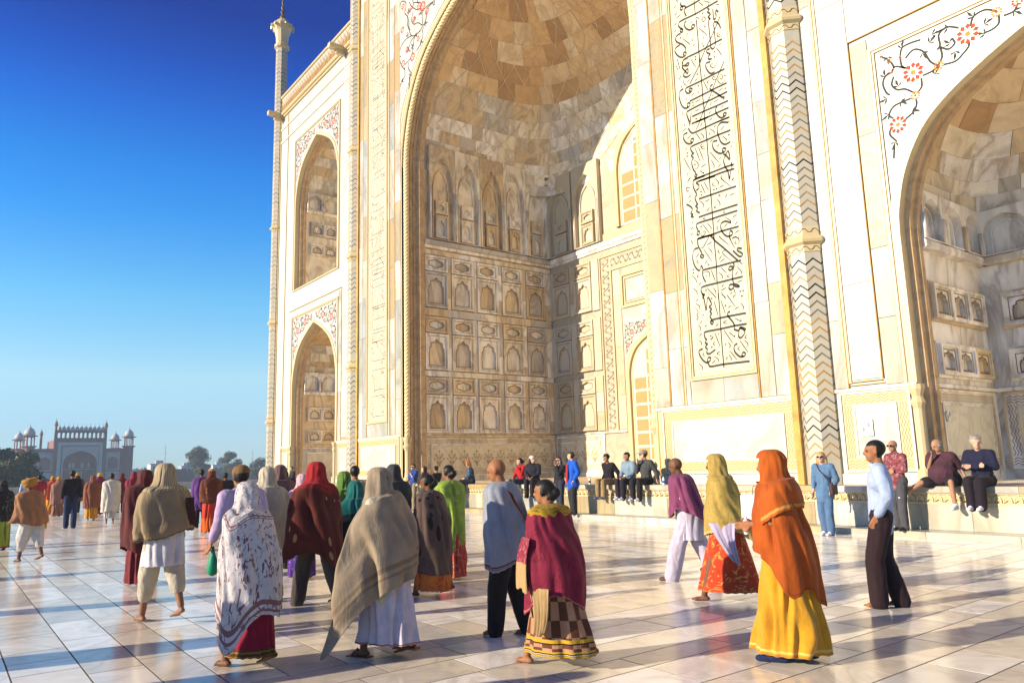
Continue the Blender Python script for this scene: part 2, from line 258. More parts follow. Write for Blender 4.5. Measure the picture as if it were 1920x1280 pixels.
CALLI="-1235,1449 -1234,1399|-1232,1385 -1231,1323 -1231,1278 -1230,1250|-1156,1401 -1192,1402 -1233,1403 -1285,1409 -1294,1405 -1295,1396 -1282,1379 -1284,1373 -1291,1379 -1289,1385 -1281,1380|-1214,1437 -1233,1437 -1266,1439 -1272,1433 -1266,1413|-1284,1467 -1283,1458 -1276,1448 -1279,1440 -1286,1446 -1282,1451 -1271,1448 -1264,1440|-1199,1429 -1197,1421 -1186,1414 -1185,1409 -1192,1402|-1192,1398 -1186,1391 -1193,1387 -1187,1381 -1184,1374 -1192,1372 -1185,1362 -1191,1359 -1191,1318 -1190,1288 -1191,1281 -1185,1272 -1177,1275 -1174,1287 -1175,1325 -1174,1346 -1165,1342 -1157,1330 -1154,1317|-1174,1387 -1174,1358 -1169,1354 -1165,1359 -1166,1373 -1163,1377 -1157,1367|-1152,1353 -1167,1333 -1187,1307 -1202,1291 -1213,1277 -1229,1256|-1152,1285 -1175,1286 -1206,1286 -1232,1286 -1277,1289 -1290,1284 -1289,1277|-1234,1386 -1232,1391 -1225,1386 -1221,1376|-1215,1380 -1212,1370 -1206,1366 -1201,1371 -1205,1379 -1210,1379 -1209,1370|-1267,1399 -1275,1394 -1271,1379 -1259,1367 -1247,1364 -1239,1369 -1244,1376 -1250,1373 -1247,1365|-1290,1372 -1303,1372 -1310,1365 -1305,1352 -1286,1335 -1276,1319 -1278,1311|-1296,1339 -1310,1337 -1315,1329 -1308,1313 -1294,1299 -1281,1297 -1275,1302 -1280,1309 -1286,1307 -1283,1300|-1226,1357 -1199,1320|-1286,1355 -1267,1332 -1258,1320|-1159,1308 -1167,1308 -1164,1298 -1153,1296|-1164,1302 -1156,1302|-1173,1270 -1164,1254 -1156,1238|-1194,1277 -1204,1278 -1204,1270 -1194,1261 -1201,1257 -1200,1249 -1190,1245|-1254,1383 -1246,1388|-1301,1466 -1309,1460|-1298,1444 -1308,1435|-1285,1429 -1302,1426|-1301,1413 -1311,1406|-1305,1391 -1313,1387|-1264,1360 -1270,1355|-1251,1335 -1251,1327|-1212,1322 -1215,1314|-1214,1304 -1220,1301|-1242,1315 -1251,1312|-1219,1432 -1205,1413|-1205,1357 -1209,1354|-1162,1394 -1152,1388|-1156,1276 -1164,1271|-1232,1267 -1230,1221 -1229,1175 -1229,1138 -1228,1108 -1229,1075|-1223,1263 -1237,1242 -1253,1225 -1271,1206|-1270,1284 -1290,1285 -1292,1268 -1288,1258|-1282,1269 -1272,1272 -1268,1266 -1275,1264 -1289,1271 -1292,1266 -1283,1251 -1275,1240 -1273,1249 -1276,1255 -1285,1249 -1291,1242 -1283,1233 -1272,1231 -1265,1234|-1196,1239 -1208,1241 -1212,1235 -1208,1220 -1199,1206 -1189,1203 -1184,1205|-1171,1229 -1184,1217 -1192,1221 -1197,1228 -1193,1231 -1187,1228|-1151,1219 -1166,1199 -1181,1179 -1195,1157 -1208,1137 -1230,1109 -1246,1084|-1151,1197 -1179,1198 -1231,1198 -1275,1200 -1286,1199 -1287,1192 -1280,1182 -1269,1181 -1263,1187 -1270,1193 -1275,1189 -1269,1183|-1148,1155 -1175,1156 -1200,1156 -1234,1156 -1275,1156|-1148,1130 -1172,1130 -1211,1130 -1245,1131 -1279,1130 -1288,1127 -1286,1112 -1280,1095|-1148,1104 -1187,1105 -1228,1107 -1270,1108|-1148,1084 -1181,1085 -1223,1085 -1258,1087|-1147,1058 -1191,1059|-1272,1122 -1276,1105 -1278,1094|-1294,1202 -1306,1200 -1311,1187 -1307,1164 -1299,1148 -1289,1141 -1278,1142 -1274,1148 -1279,1153 -1285,1150 -1282,1139|-1183,1184 -1188,1193 -1192,1188 -1187,1181 -1182,1181|-1163,1189 -1172,1181 -1176,1175 -1169,1163 -1159,1162 -1151,1166|-1163,1189 -1159,1177 -1165,1173 -1167,1179|-1193,1171 -1201,1169 -1203,1162 -1195,1153 -1178,1135 -1166,1120|-1167,1125 -1159,1120 -1162,1114 -1167,1125|-1184,1101 -1190,1098 -1189,1086 -1182,1073 -1173,1065 -1161,1066 -1157,1070 -1161,1075 -1167,1073 -1164,1066|-1223,1194 -1210,1161|-1261,1278 -1246,1247|-1309,1302 -1301,1265|-1292,1227 -1290,1216 -1281,1205|-1299,1244 -1309,1235|-1270,1222 -1279,1214|-1242,1212 -1251,1206|-1239,1226 -1244,1224 -1239,1219|-1299,1215 -1302,1207|-1257,1174 -1268,1170|-1286,1172 -1287,1163|-1215,1213 -1219,1205|-1237,1147 -1256,1145|-1178,1121 -1195,1119|-1162,1146 -1177,1144|-1193,1142 -1198,1137|-1201,1122 -1208,1115|-1242,1121 -1258,1119|-1205,1098 -1214,1093|-1301,1135 -1303,1125|-1202,1077 -1214,1074|-1163,1098 -1173,1093|-1204,1188 -1211,1185 -1205,1179|-1243,1173 -1244,1165|-1228,1085 -1227,1060 -1226,1022 -1226,979 -1225,929 -1227,903|-1285,1110 -1280,1084|-1275,1109 -1280,1084|-1240,1095 -1250,1077 -1262,1062|-1215,1085 -1274,1088|-1148,1057 -1190,1059 -1228,1059 -1269,1059 -1281,1068 -1286,1080|-1148,1020 -1189,1022 -1227,1022 -1276,1023 -1283,1018 -1279,1006 -1274,1000 -1283,997 -1276,987 -1282,981 -1282,967 -1278,953 -1272,942 -1276,934 -1272,930 -1267,934 -1273,939|-1276,981 -1266,973 -1261,963 -1264,954 -1273,955|-1290,1068 -1303,1067 -1306,1058 -1298,1041 -1284,1032 -1273,1034 -1271,1042 -1278,1044 -1281,1039 -1277,1033|-1154,1044 -1174,1052 -1186,1047 -1190,1034 -1187,1018 -1181,999 -1170,988 -1160,987 -1151,989|-1192,1007 -1205,1009 -1209,999 -1204,984 -1191,971 -1182,967 -1172,968 -1167,974 -1174,979 -1179,975 -1175,968|-1176,963 -1168,956 -1158,941 -1157,950 -1161,966 -1173,953 -1177,943 -1173,925 -1166,911 -1163,887 -1158,906 -1152,919 -1154,931|-1146,923 -1173,925 -1227,925 -1274,925 -1281,921|-1145,911 -1187,914 -1226,914 -1261,915|-1268,1015 -1254,971|-1256,1012 -1242,969|-1238,1014 -1248,1015 -1243,1002 -1233,999|-1246,1009 -1237,1008|-1261,1055 -1246,1029|-1247,1052 -1236,1036 -1239,1031|-1219,985 -1192,944|-1217,961 -1209,943 -1210,934|-1215,1051 -1201,1037 -1200,1029|-1309,999 -1289,956|-1177,1016 -1163,1000 -1163,995|-1187,907 -1189,900 -1181,888|-1298,1098 -1299,1091|-1295,1083 -1308,1077|-1192,1053 -1200,1048|-1166,1040 -1178,1031|-1149,1048 -1156,1042|-1236,1078 -1245,1068|-1214,1039 -1218,1032|-1280,1057 -1292,1049|-1207,1017 -1216,1011|-1186,995 -1196,990|-1186,939 -1196,933|-1235,955 -1252,952|-1186,958 -1190,952|-1147,976 -1152,973|-1298,952 -1300,945|-1290,936 -1300,928|-1298,1025 -1300,1019|-1150,888 -1154,881|-1258,946 -1245,931|-1227,919 -1227,890 -1226,854 -1226,812 -1226,763 -1227,738|-1242,924 -1278,924 -1283,916 -1282,901 -1273,879 -1280,874 -1276,858 -1272,851 -1280,849 -1273,840 -1278,834 -1267,825|-1207,912 -1270,915 -1264,905 -1265,895 -1274,892|-1188,906 -1189,898 -1178,886 -1161,867|-1144,862 -1174,863 -1225,864 -1267,865|-1144,812 -1194,813 -1227,814 -1272,814|-1146,796 -1196,797 -1229,797 -1275,798 -1282,791 -1278,778 -1282,769 -1276,765 -1272,772 -1278,776|-1265,769 -1269,763 -1261,758 -1253,766 -1258,771 -1262,765|-1146,753 -1200,755 -1226,754 -1275,754 -1280,752|-1169,769 -1185,778 -1198,777 -1202,770 -1200,756 -1191,742 -1180,735 -1168,737 -1167,744 -1173,748 -1177,738 -1175,724|-1257,906 -1244,873|-1246,908 -1232,878|-1261,792 -1240,760|-1209,906 -1199,892 -1200,884|-1209,848 -1199,833 -1201,825|-1266,861 -1253,846 -1253,835|-1246,791 -1234,775 -1234,768|-1187,791 -1170,775 -1170,767|-1311,863 -1296,851 -1292,841 -1298,834 -1291,827 -1298,824 -1289,819|-1309,915 -1305,899 -1298,901|-1307,910 -1292,907|-1161,897 -1164,886|-1210,745 -1202,733|-1170,728 -1157,728 -1149,719|-1247,744 -1241,753 -1233,744|-1291,934 -1303,925|-1292,886 -1303,878|-1293,871 -1302,865|-1149,886 -1158,882|-1182,878 -1197,875|-1151,846 -1166,843|-1173,851 -1182,842|-1232,853 -1248,851|-1233,831 -1245,822|-1214,896 -1219,890 -1211,885|-1194,856 -1201,854 -1195,849|-1213,830 -1218,826 -1212,823|-1185,808 -1190,804 -1184,801|-1251,808 -1257,805 -1250,802|-1201,789 -1214,782|-1180,771 -1191,763|-1148,767 -1158,760|-1149,787 -1162,782|-1145,743 -1159,739|-1293,793 -1302,786|-1293,810 -1293,801|-1296,776 -1303,771|-1209,772 -1215,767 -1210,761|-1226,753 -1226,718 -1225,669 -1227,621|-1225,616 -1226,576|-1229,753 -1277,755 -1282,747 -1279,731 -1270,711 -1276,705 -1269,698 -1264,702 -1270,708|-1243,751 -1252,740 -1265,726 -1272,727|-1236,754 -1224,735 -1194,704 -1157,664|-1154,662 -1143,650|-1210,743 -1181,712|-1176,732 -1172,718 -1163,699|-1170,724 -1162,727 -1151,724 -1148,715 -1151,707|-1191,701 -1201,699 -1199,690 -1175,667|-1170,694 -1153,675 -1144,673 -1142,679 -1155,690 -1156,695 -1151,696 -1142,692|-1147,662 -1176,663 -1224,663 -1267,664 -1272,658 -1271,645 -1264,629|-1271,656 -1259,658 -1251,654 -1249,645 -1253,639|-1281,729 -1294,728 -1301,715 -1301,695 -1294,677 -1284,666 -1279,669 -1275,678 -1270,667|-1146,619 -1180,619 -1228,619 -1271,619 -1281,613 -1278,600 -1270,596 -1277,592 -1276,586|-1171,661 -1170,651 -1183,654 -1187,648 -1182,644 -1172,647 -1177,636 -1177,617 -1176,605 -1186,606 -1191,599 -1185,592 -1177,597 -1175,605 -1166,602 -1158,595 -1169,597 -1175,602|-1177,596 -1172,579|-1170,575 -1178,574 -1177,567|-1262,720 -1239,681|-1249,722 -1237,708 -1237,699|-1211,658 -1195,639|-1243,658 -1232,625|-1262,614 -1233,580|-1242,610 -1233,597 -1235,590|-1219,647 -1209,635 -1209,627|-1161,649 -1149,633 -1148,625|-1309,659 -1296,643 -1295,635|-1309,623 -1296,610 -1295,600|-1216,591 -1206,575|-1199,582 -1191,569|-1304,758 -1297,743|-1280,713 -1290,704|-1283,695 -1289,691 -1282,687|-1252,688 -1263,679|-1249,679 -1253,676 -1246,671|-1234,734 -1251,730|-1212,707 -1217,703 -1211,697|-1205,689 -1216,681|-1197,679 -1213,673|-1158,717 -1162,712 -1156,709|-1160,635 -1168,628|-1188,633 -1193,630 -1187,626|-1285,655 -1291,651 -1284,646|-1259,648 -1262,644|-1278,632 -1289,625|-1206,612 -1214,605|-1200,601 -1217,596|-1181,586 -1188,581|-1148,610 -1164,607|-1255,597 -1257,592|-1226,591 -1225,554 -1226,483 -1225,392|-1278,601 -1273,582 -1269,552 -1265,571 -1260,587 -1250,566 -1258,561 -1251,552 -1257,548 -1252,540 -1258,535 -1254,525 -1258,519 -1253,512 -1248,517 -1254,523 -1225,524 -1198,524 -1145,523|-1193,535 -1200,534 -1200,525 -1187,507 -1182,495 -1184,487 -1170,481|-1170,484 -1166,487 -1156,482 -1153,473 -1166,462 -1173,469 -1169,481 -1166,489 -1154,485 -1149,480|-1145,495 -1184,496 -1226,495 -1274,495 -1281,490 -1278,477 -1274,474 -1280,466 -1272,461 -1280,455 -1274,447 -1277,440 -1270,434 -1257,439 -1248,443|-1289,451 -1302,447 -1301,436 -1292,421 -1279,412 -1268,416 -1265,422 -1271,425 -1276,419 -1273,406 -1265,400 -1226,401 -1145,399|-1178,449 -1188,444 -1188,430 -1178,418 -1169,413 -1158,415 -1156,420 -1162,424 -1167,418 -1163,413|-1241,572 -1231,530|-1219,571 -1208,533|-1199,582 -1177,547|-1246,488 -1232,448|-1216,490 -1192,452|-1202,433 -1183,408|-1169,455 -1148,422|-1245,595 -1234,580|-1306,568 -1296,553 -1301,546 -1297,538 -1303,534 -1296,529|-1214,585 -1205,576 -1206,569|-1303,578 -1290,568 -1291,559|-1299,518 -1291,508 -1293,501|-1300,476 -1292,468 -1294,461|-1206,457 -1200,447 -1204,441|-1207,424 -1200,414 -1202,407|-1157,455 -1147,445 -1147,436|-1254,426 -1241,416 -1242,409|-1306,413 -1295,403 -1295,394|-1160,553 -1151,541 -1152,534|-1180,516 -1164,505|-1201,483 -1188,470|-1293,589 -1300,583|-1277,542 -1283,541|-1285,527 -1292,521|-1270,510 -1277,511|-1289,493 -1298,487|-1232,510 -1242,504|-1189,551 -1198,546|-1203,515 -1216,510 -1202,505|-1165,543 -1178,539|-1248,465 -1253,458 -1247,455|-1285,440 -1290,435 -1284,430|-1233,436 -1244,432 -1234,427|-1250,415 -1262,408|-1211,419 -1217,412|-1212,454 -1217,450|-1172,440 -1178,435 -1171,431|-1147,467 -1154,461 -1146,457|-1231,484 -1237,483"
CDOTS="-1209,1392 -1292,1359 -1180,1261 -1180,1246 -1244,1277 -1244,1269 -1205,1349 -1214,1295 -1244,1269 -1312,1279 -1311,1271 -1242,1188 -1264,1148 -1264,1139 -1152,1178 -1154,1142 -1257,1096 -1163,1119 -1257,1096 -1154,1009 -1296,1009 -1297,1000 -1272,967 -1245,933 -1258,883 -1258,874 -1215,875 -1207,875 -1266,786 -1303,673 -1303,664 -1265,607 -1157,582 -1148,582 -1153,569 -1248,581 -1153,569 -1260,481 -1254,476 -1259,473 -1259,451 -1162,506 -1185,469 -1206,554"
VINE="-744,1040 -727,1024 -718,1004 -722,994|-702,1016 -696,1037 -677,1040 -656,1037|-702,1016 -700,996 -690,987|-691,1011 -672,1022 -653,1008 -642,980 -627,963|-722,994 -714,1002 -694,989|-721,993 -738,989 -745,973 -739,950 -732,943|-720,981 -726,964 -716,948 -699,942 -680,924|-664,952 -665,933 -676,923|-660,956 -641,957 -629,962|-626,999 -619,1007 -619,1030 -602,1039 -580,1026|-619,1000 -618,980 -627,965|-619,1002 -604,990 -591,997 -595,1010|-617,961 -594,958 -577,968 -566,978 -565,988|-558,1018 -550,1036 -528,1039 -508,1025|-506,1016 -508,999 -521,992 -536,992|-498,1010 -480,1010 -471,1023|-681,913 -679,901 -687,885 -706,875|-688,916 -705,916 -728,913 -739,898 -731,887|-740,864 -742,852 -729,832|-735,827 -740,797"
VLEAF="-632,1037 -598,1001 -730,1032 -636,947 -740,938 -713,917 -712,954 -733,833 -533,1009 -533,991 -656,1006 -696,1037 -740,901 -691,886 -550,1036 -593,980 -639,1021 -600,1038 -480,1010 -738,989"
VFLOW="-679,972,18,r -723,869,16,r -565,1005,18,r -627,963,9,o -680,919,9,o -509,1024,9,y -472,1027,9,r -744,1040,5,y -702,1016,5,y -720,994,5,y -725,1021,5,y"
MVINE="-2974,2339 -2950,2382 -2904,2350 -2916,2308|-2916,2302 -2883,2260 -2872,2194 -2850,2153 -2796,2137 -2753,2156 -2747,2223 -2659,2222|-2850,2153 -2906,2163 -2952,2150 -2970,2110 -2953,2054 -2919,2014|-2829,2130 -2835,2092|-2840,2077 -2863,2047 -2919,2038|-2919,2026 -2919,1978 -2953,1970|-2748,2154 -2730,2147|-2871,2338 -2849,2302 -2789,2252 -2757,2258"
MLEAF="-2730,2147 -2835,2095 -2970,2107 -2846,2080 -2757,2229 -2953,1970"
MFLOW="-2933,2348,11,r -2827,2225,11,r -2940,2229,12,r -2895,2104,12,r -2936,2052,14,r -2971,1954,11,r -2791,2109,10,r -2710,2204,13,r -2778,2267,15,r -2865,2290,9,r"
# ================================================================== THE SETTING
gr = MB(); gr.box(-3000, 3000, -3000, 3000, -7.2, -6.7)
tag(gr.build('ground', plain('garden_ground', (.10,.12,.05), .9, .4, .05)), kind='structure')
tr = MB(); tr.box(-92, 45, -45, 62, -6.7, -0.0016)
terrace = tag(tr.build('terrace_floor', GROUT), kind='structure')
# floor slabs: left of X=-6 the long sides run along X, right of it along Y
slabs = []
def lay(x0, x1, y0, y1, along, wid, lmin, lmax, off=0.0):
    p = (y0 if along == 'x' else x0)
    end = (y1 if along == 'x' else x1)
    while p < end-1e-6:
        q = min(p+wid*(rnd.choice((.72, .9, 1, 1, 1.18)) if wid < 1 else 1), end); s0, s1 = (x0, x1) if along == 'x' else (y0, y1)
        c = s0
        while c < s1-1e-6:
            L = rnd.uniform(lmin, lmax) if c > s0 else rnd.uniform(.3, lmax)
            d = c+L
            if s1-d < .35: d = s1
            slabs.append((c, d, p, q) if along == 'x' else (p, q, c, d)); c = d
        p = q
lay(-92, -6, -6.54, 16.56, 'x', .42, .45, 1.45)
lay(-6, 30, -6.0, 16.56, 'y', .46, .45, 1.4)
lay(-92, 45, 16.56, 62, 'x', 1.2, 2.2, 3.4)
lay(-92, 45, -45, -6.54, 'x', 1.2, 2.2, 3.4)
lay(30, 45, -6.54, 16.56, 'x', 1.2, 2.2, 3.4)
lay(-6, 30, -6.54, -6.0, 'x', .54, 2.2, 3.4)
def inview(x, y):
    d = Vector((x, y, -1.55)); z = d.dot(F)
    if z < 2.2: return None
    u = d.dot(R2)/z*1412.5+960; v = 640-d.dot(U2)/z*1412.5
    return z if (-60 < u < 1980 and v < 1330) else None
sc_ = []
for s in slabs:
    z = inview((s[0]+s[1])/2, (s[2]+s[3])/2)
    if z and s[3] < 15.2: sc_.append((z, s))
sc_.sort(); near = set(s for z, s in sc_[:300])
far = MB()
def slabmesh(mb, s, b=.0004, top=0.0):
    x0, x1, y0, y1 = s; g = .0065
    x0 += g; x1 -= g; y0 += g; y1 -= g
    mb.add([(x0,y0,-.034),(x1,y0,-.034),(x1,y1,-.034),(x0,y1,-.034),(x0,y0,top-b),(x1,y0,top-b),(x1,y1,top-b),(x0,y1,top-b),
            (x0+b,y0+b,top),(x1-b,y0+b,top),(x1-b,y1-b,top),(x0+b,y1-b,top)],
           [(0,1,5,4),(1,2,6,5),(2,3,7,6),(3,0,4,7),(4,5,9,8),(5,6,10,9),(6,7,11,10),(7,4,8,11),(8,9,10,11)])
for s in slabs:
    if s in near:
        m = MB(); slabmesh(m, s, top=0.0); m.build('paving_slab', FLOORM, terrace, recalc=False)
    else: slabmesh(far, s, .0004)
# far paving: same stone, colour varied per slab through a face-corner attribute
FFAR, nt_, b_ = newmat('marble_floor_far')
vec_, _ = objvec(nt_, False)
at_ = nt_.nodes.new('ShaderNodeAttribute'); at_.attribute_name = 'tone'
pal_ = ramp(nt_, [(i/9, t) for i, t in enumerate([(.88,.83,.73),(.78,.72,.61),(.90,.86,.78),(.64,.56,.44),(.86,.76,.58),(.90,.87,.81),(.72,.64,.50),(.58,.55,.50),(.86,.82,.74)])], 'CONSTANT')
nt_.links.new(at_.outputs['Fac'], pal_.inputs[0])
nz_ = tex_noise(nt_, vec_, 1.1, 6, .6, 1.5); rz_ = ramp(nt_, [(.44, (0,0,0)), (.5, (.6,.6,.6)), (.56, (0,0,0)), (.75, (.5,.5,.5))]); nt_.links.new(nz_, rz_.inputs[0])
nt_.links.new(mixc(nt_, rz_.outputs[0], pal_.outputs[0], (.52,.46,.38)), b_.inputs['Base Color'])
b_.inputs['Roughness'].default_value = .17; b_.inputs['Specular IOR Level'].default_value = .6
fo = far.build('paving_slabs', FFAR, terrace, recalc=False); tag(fo, kind='stuff')
at = fo.data.attributes.new('tone', 'FLOAT', 'FACE'); v = 0
for i in range(len(fo.data.polygons)):
    if i % 9 == 0: v = rnd.random()
    at.data[i].value = v

# ================================================================== MAUSOLEUM
Y0 = 16.2; Y1 = 16.27; XC = -22.15
PZ = .94                                  # top of the plinth
maus = empty('mausoleum', (XC, Y0, 0))
class Off:                                # children carry world coordinates; parent offset undone here
    pass
def fin(o, par):                          # parent with world coordinates kept
    o.parent = par; o.matrix_parent_inverse = Matrix.Translation(-Vector(par.location)) if par.parent is None else Matrix.Identity(4)
    return o
SPLIT = {'string_course', 'base_course', 'collar', 'colonnette', 'cornice', 'inlay_line', 'edge_strip', 'scroll_inlay', 'portal_cornice', 'dado_moulding', 'lotus_petal'}
def pieces(mb):
    """one MB for each separate piece of mb"""
    par_ = list(range(len(mb.v)))
    def find(i):
        while par_[i] != i: par_[i] = par_[par_[i]]; i = par_[i]
        return i
    for f in mb.f:
        r0 = find(f[0])
        for i in f[1:]: par_[find(i)] = r0
    groups = {}
    for f in mb.f: groups.setdefault(find(f[0]), []).append(f)
    out = []
    for fs in groups.values():
        ids = sorted({i for f in fs for i in f}); mp = {k: n for n, k in enumerate(ids)}; m = MB(); m.v = [mb.v[i] for i in ids]; m.f = [tuple(mp[i] for i in f) for f in fs]; out.append(m)
    return out
def part(mbpl, name, mat, par=None, smooth=False):
    if name in SPLIT:
        for m in pieces(mbpl.mb if isinstance(mbpl, PL) else mbpl): o = fin(m.build(name, mat, None, smooth), par or maus)
        return o
    o = mbpl.build(name, mat, None, smooth); return fin(o, par or maus)
FM = lambda a, b, d: (a, Y0-d, b)         # pishtaq front
BM = lambda a, b, d: (a, Y1-d, b)         # bay front
tag(maus, 'white marble mausoleum facade with a huge arched portal, inlay and carved calligraphy', 'mausoleum')
# --- front walls
AH, AS, AR = 7.42, 15.4, 7.35             # main arch half width, springing, rise
p = PL(FM)
op = arch(XC, AH, AS, AR, PZ)
p.plate([(-35.0, PZ)]+op+[(-9.3, PZ), (-9.3, 33), (-35.0, 33)], [], -.25, 0)
part(p, 'portal_wall', WALL)
BAYS = [(-39.93, 'l'), (-4.37, 'r')]
BH, BS, BR = 3.08, 6.25, 3.6
for cx, sd in BAYS:
    a0, a1 = (-46.3, -35.0) if sd == 'l' else (-9.3, 2.0)
    p = PL(BM)
    p.plate([(a0, PZ)]+arch(cx, BH, BS, BR, PZ)+[(a1, PZ), (a1, 25.9), (a0, 25.9)], [[(cx-BH, 12.33)]+arch(cx, BH, 17.45, BR)+[(cx+BH, 12.33)]], -.25, 0)
    part(p, 'bay_wall', WALL)
b = MB(); b.box(-46.3, 2.0, 26.5, 62, 0, 25.8); b.box(-35, -9.3, 25.2, 26.5, 0, 33); b.box(-46.3, 2, 16.6, 26.5, 25.3, 25.8); b.box(-34.9, -9.4, 16.5, 25.2, 32, 32.9)
b.add([(2,16.3,0),(9,24,0),(9,24,25.8),(2,16.3,25.8),(9,55,0),(9,55,25.8),(-46.3,16.3,0),(-54,24,0),(-54,24,25.8),(-46.3,16.3,25.8),(-54,55,0),(-54,55,25.8)], [(0,1,2,3),(1,4,5,2),(6,9,8,7),(7,8,11,10)])
part(b, 'body_wall', WALL)

# --- ashlar facing slabs in the plain zones
def zone(M, a0, a1, b0, b1, h0, h1, mat=WHITE, d=.03, split=1, name='facing_slab'):
    for k in range(split):
        c0 = a0+(a1-a0)*k/split; c1 = a0+(a1-a0)*(k+1)/split; z = b0
        first = True
        while z < b1-1e-4:
            h = rnd.uniform(h0, h1)*(rnd.uniform(.4, 1) if first else 1); first = False
            z2 = z+h
            if b1-z2 < h0*.4: z2 = b1
            q = PL(M); q.rect(c0+.003, c1-.003, z+.003, z2-.003, 0, d+rnd.uniform(-.004, .004), .006)
            part(q, name, mat); z = z2
def mx(x, sd): return x if sd > 0 else 2*XC-x           # mirror about the portal's axis
def mzone(M, sd, a0, a1, *r, **k):
    a, b2 = sorted((mx(a0, sd), mx(a1, sd))); zone(M, a, b2, *r, **k)
def mrect(q, sd, a0, a1, *r):
    a, b2 = sorted((mx(a0, sd), mx(a1, sd))); q.rect(a, b2, *r)
    return q
DT = 2.95
for sd in (1, -1):
    mzone(FM, sd, -14.66, -14.13, DT+.1, 24, 1.4, 3.0)
    mzone(FM, sd, -14.07, -13.38, DT+.1, 24, 1.6, 3.6)
    mzone(FM, sd, -13.34, -11.24, DT+.1, 3.66, .8, .9, split=2)
    mzone(FM, sd, -11.18, -10.76, DT+.1, 26, 1.8, 4.2)
    mzone(FM, sd, -10.74, -10.36, DT+.1, 26, 1.2, 3.2)
    q = PL(FM)
    mrect(q, sd, -14.12, -14.08, DT+.1, 24, .0, .036)     # thin ochre line
    mrect(q, sd, -11.23, -11.19, DT+.1, 26, .0, .036)
    part(q, 'inlay_line', OCHRE)
    # calligraphy panel: cream ground in a stepped frame
    q = PL(FM); mrect(q, sd, -13.22, -11.36, 3.84, 26, 0, .02); cp = part(q, 'calligraphy_panel', FRAME if 0 else marble('marble_calligraphy_ground', [(.47,.41,.28)], vein=(.40,.33,.2), vs=.6, vamt=.3, blotch=(.72,.60,.42), bamt=.4))
    q = PL(FM)
    a, b2 = sorted((mx(-13.36, sd), mx(-11.24, sd)))
    q.ring(a, b2, 3.68, 26.1, .06, 0, .06); q.ring(a+.065, b2-.065, 3.745, 26.05, .05, 0, .045)
    part(q, 'panel_frame', FRAME)
    q = PL(FM); q.ring(a+.058, b2-.058, 3.738, 26.06, .012, 0, .064); part(q, 'frame_line', OCHRE)
    # calligraphy inlay, traced strokes
    q = PL(FM); dx = 0 if sd > 0 else (2*XC+13.22+11.36)
    top = 14.6-3.84
    for rep in range(2):
        for st in CALLI.split('|'):
            pts = [tuple(float(t)/100 for t in g.split(',')) for g in st.split()]
            pts = [(x+dx, z+rep*top) for x, z in pts]
            ln = sum(math.dist(pts[i], pts[i+1]) for i in range(len(pts)-1))
            if min(z for _, z in pts) > 25.9: continue
            wd = (.040 if ln > .55 else .028)*(1 if sd > 0 else .6)
            q.ribbon(spl(pts, 4) if len(pts) > 2 else [pts[0], tuple((u+v_)/2 for u, v_ in zip(*pts)), pts[1]], wd, .0235, taper=ln < .55, pen=ln > .55)
        for g in CDOTS.split():
            x, z = (float(t)/100 for t in g.split(',')); x += dx; z += rep*top; r = .032
            q.fan([(x, z-r), (x+r, z), (x, z+r), (x-r, z)], .0235)
    part(q, 'calligraphy', plain('calligraphy_inlay', (.028,.026,.022), .6, .4) if sd > 0 else GREYIN, cp)
    # yellow strip and thin joints next to the engaged column
    q = PL(FM); mrect(q, sd, -10.33, -10.17, PZ, 33, 0, .10); part(q, 'corner_strip', YELLOW)
# rope moulding and stepped jamb of the big arch
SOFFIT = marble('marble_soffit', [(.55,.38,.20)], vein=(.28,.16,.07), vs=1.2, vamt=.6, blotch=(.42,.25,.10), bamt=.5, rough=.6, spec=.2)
def archpath(cx, hw, zs, rise, zb): return arch(cx, hw, zs, rise, zb)
def sweep(name, cx, offs, mat, zs=AS, rise=AR, hw=AH, zb=PZ, yb=Y0, par=None):
    """offs: list of (inset, depth behind wall face): a moulded reveal swept along the arch"""
    m = MB(); rows = []
    for ins, dp in offs:
        pts = arch(cx, hw-ins, zs, rise-ins*.55, zb); rows.append([(a, yb+dp, b) for a, b in pts])
    m.rows(rows); return part(m, name, mat, par)
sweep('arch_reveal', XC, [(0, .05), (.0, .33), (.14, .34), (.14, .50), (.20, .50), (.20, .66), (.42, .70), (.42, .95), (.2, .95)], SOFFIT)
sweep('arch_band_line', XC, [(-.10, -.012), (-.06, -.012)], OCHRE); sweep('arch_band_line', XC, [(-.34, -.012), (-.31, -.012)], OCHRE)
sweep('arch_edge_band', XC, [(-.42, .0), (-.42, -.008), (0, -.008), (0, .05)], FRAME)
ropepts = arch(XC, AH-.13, AS, AR-.07, 2.9)
rope = MB()
P3 = [Vector((a, Y0+.17, b_)) for a, b_ in ropepts]
# resample evenly and twist two strands
res = [P3[0]]; step = .06; acc = 0
for i in range(len(P3)-1):
    a, b2 = P3[i], P3[i+1]; L = (b2-a).length; t = step-acc
    while t <= L: res.append(a.lerp(b2, t/L)); t += step
    acc = L-(t-step)
for ph in (0, math.pi/2, math.pi, 3*math.pi/2):
    path = []
    for i, q_ in enumerate(res):
        tn = (res[min(i+1, len(res)-1)]-res[max(i-1, 0)]).normalized(); n1 = Vector((0, -1, 0)); n2 = tn.cross(n1)
        an = ph+i*step*9; path.append(q_+n1*(.075*math.cos(an))+n2*(.075*math.sin(an)))
    rope.tube(path, .062, 6, cap=True)
part(rope, 'rope_moulding', plain('rope_cream', (.70,.55,.30), .5, .2), smooth=True)
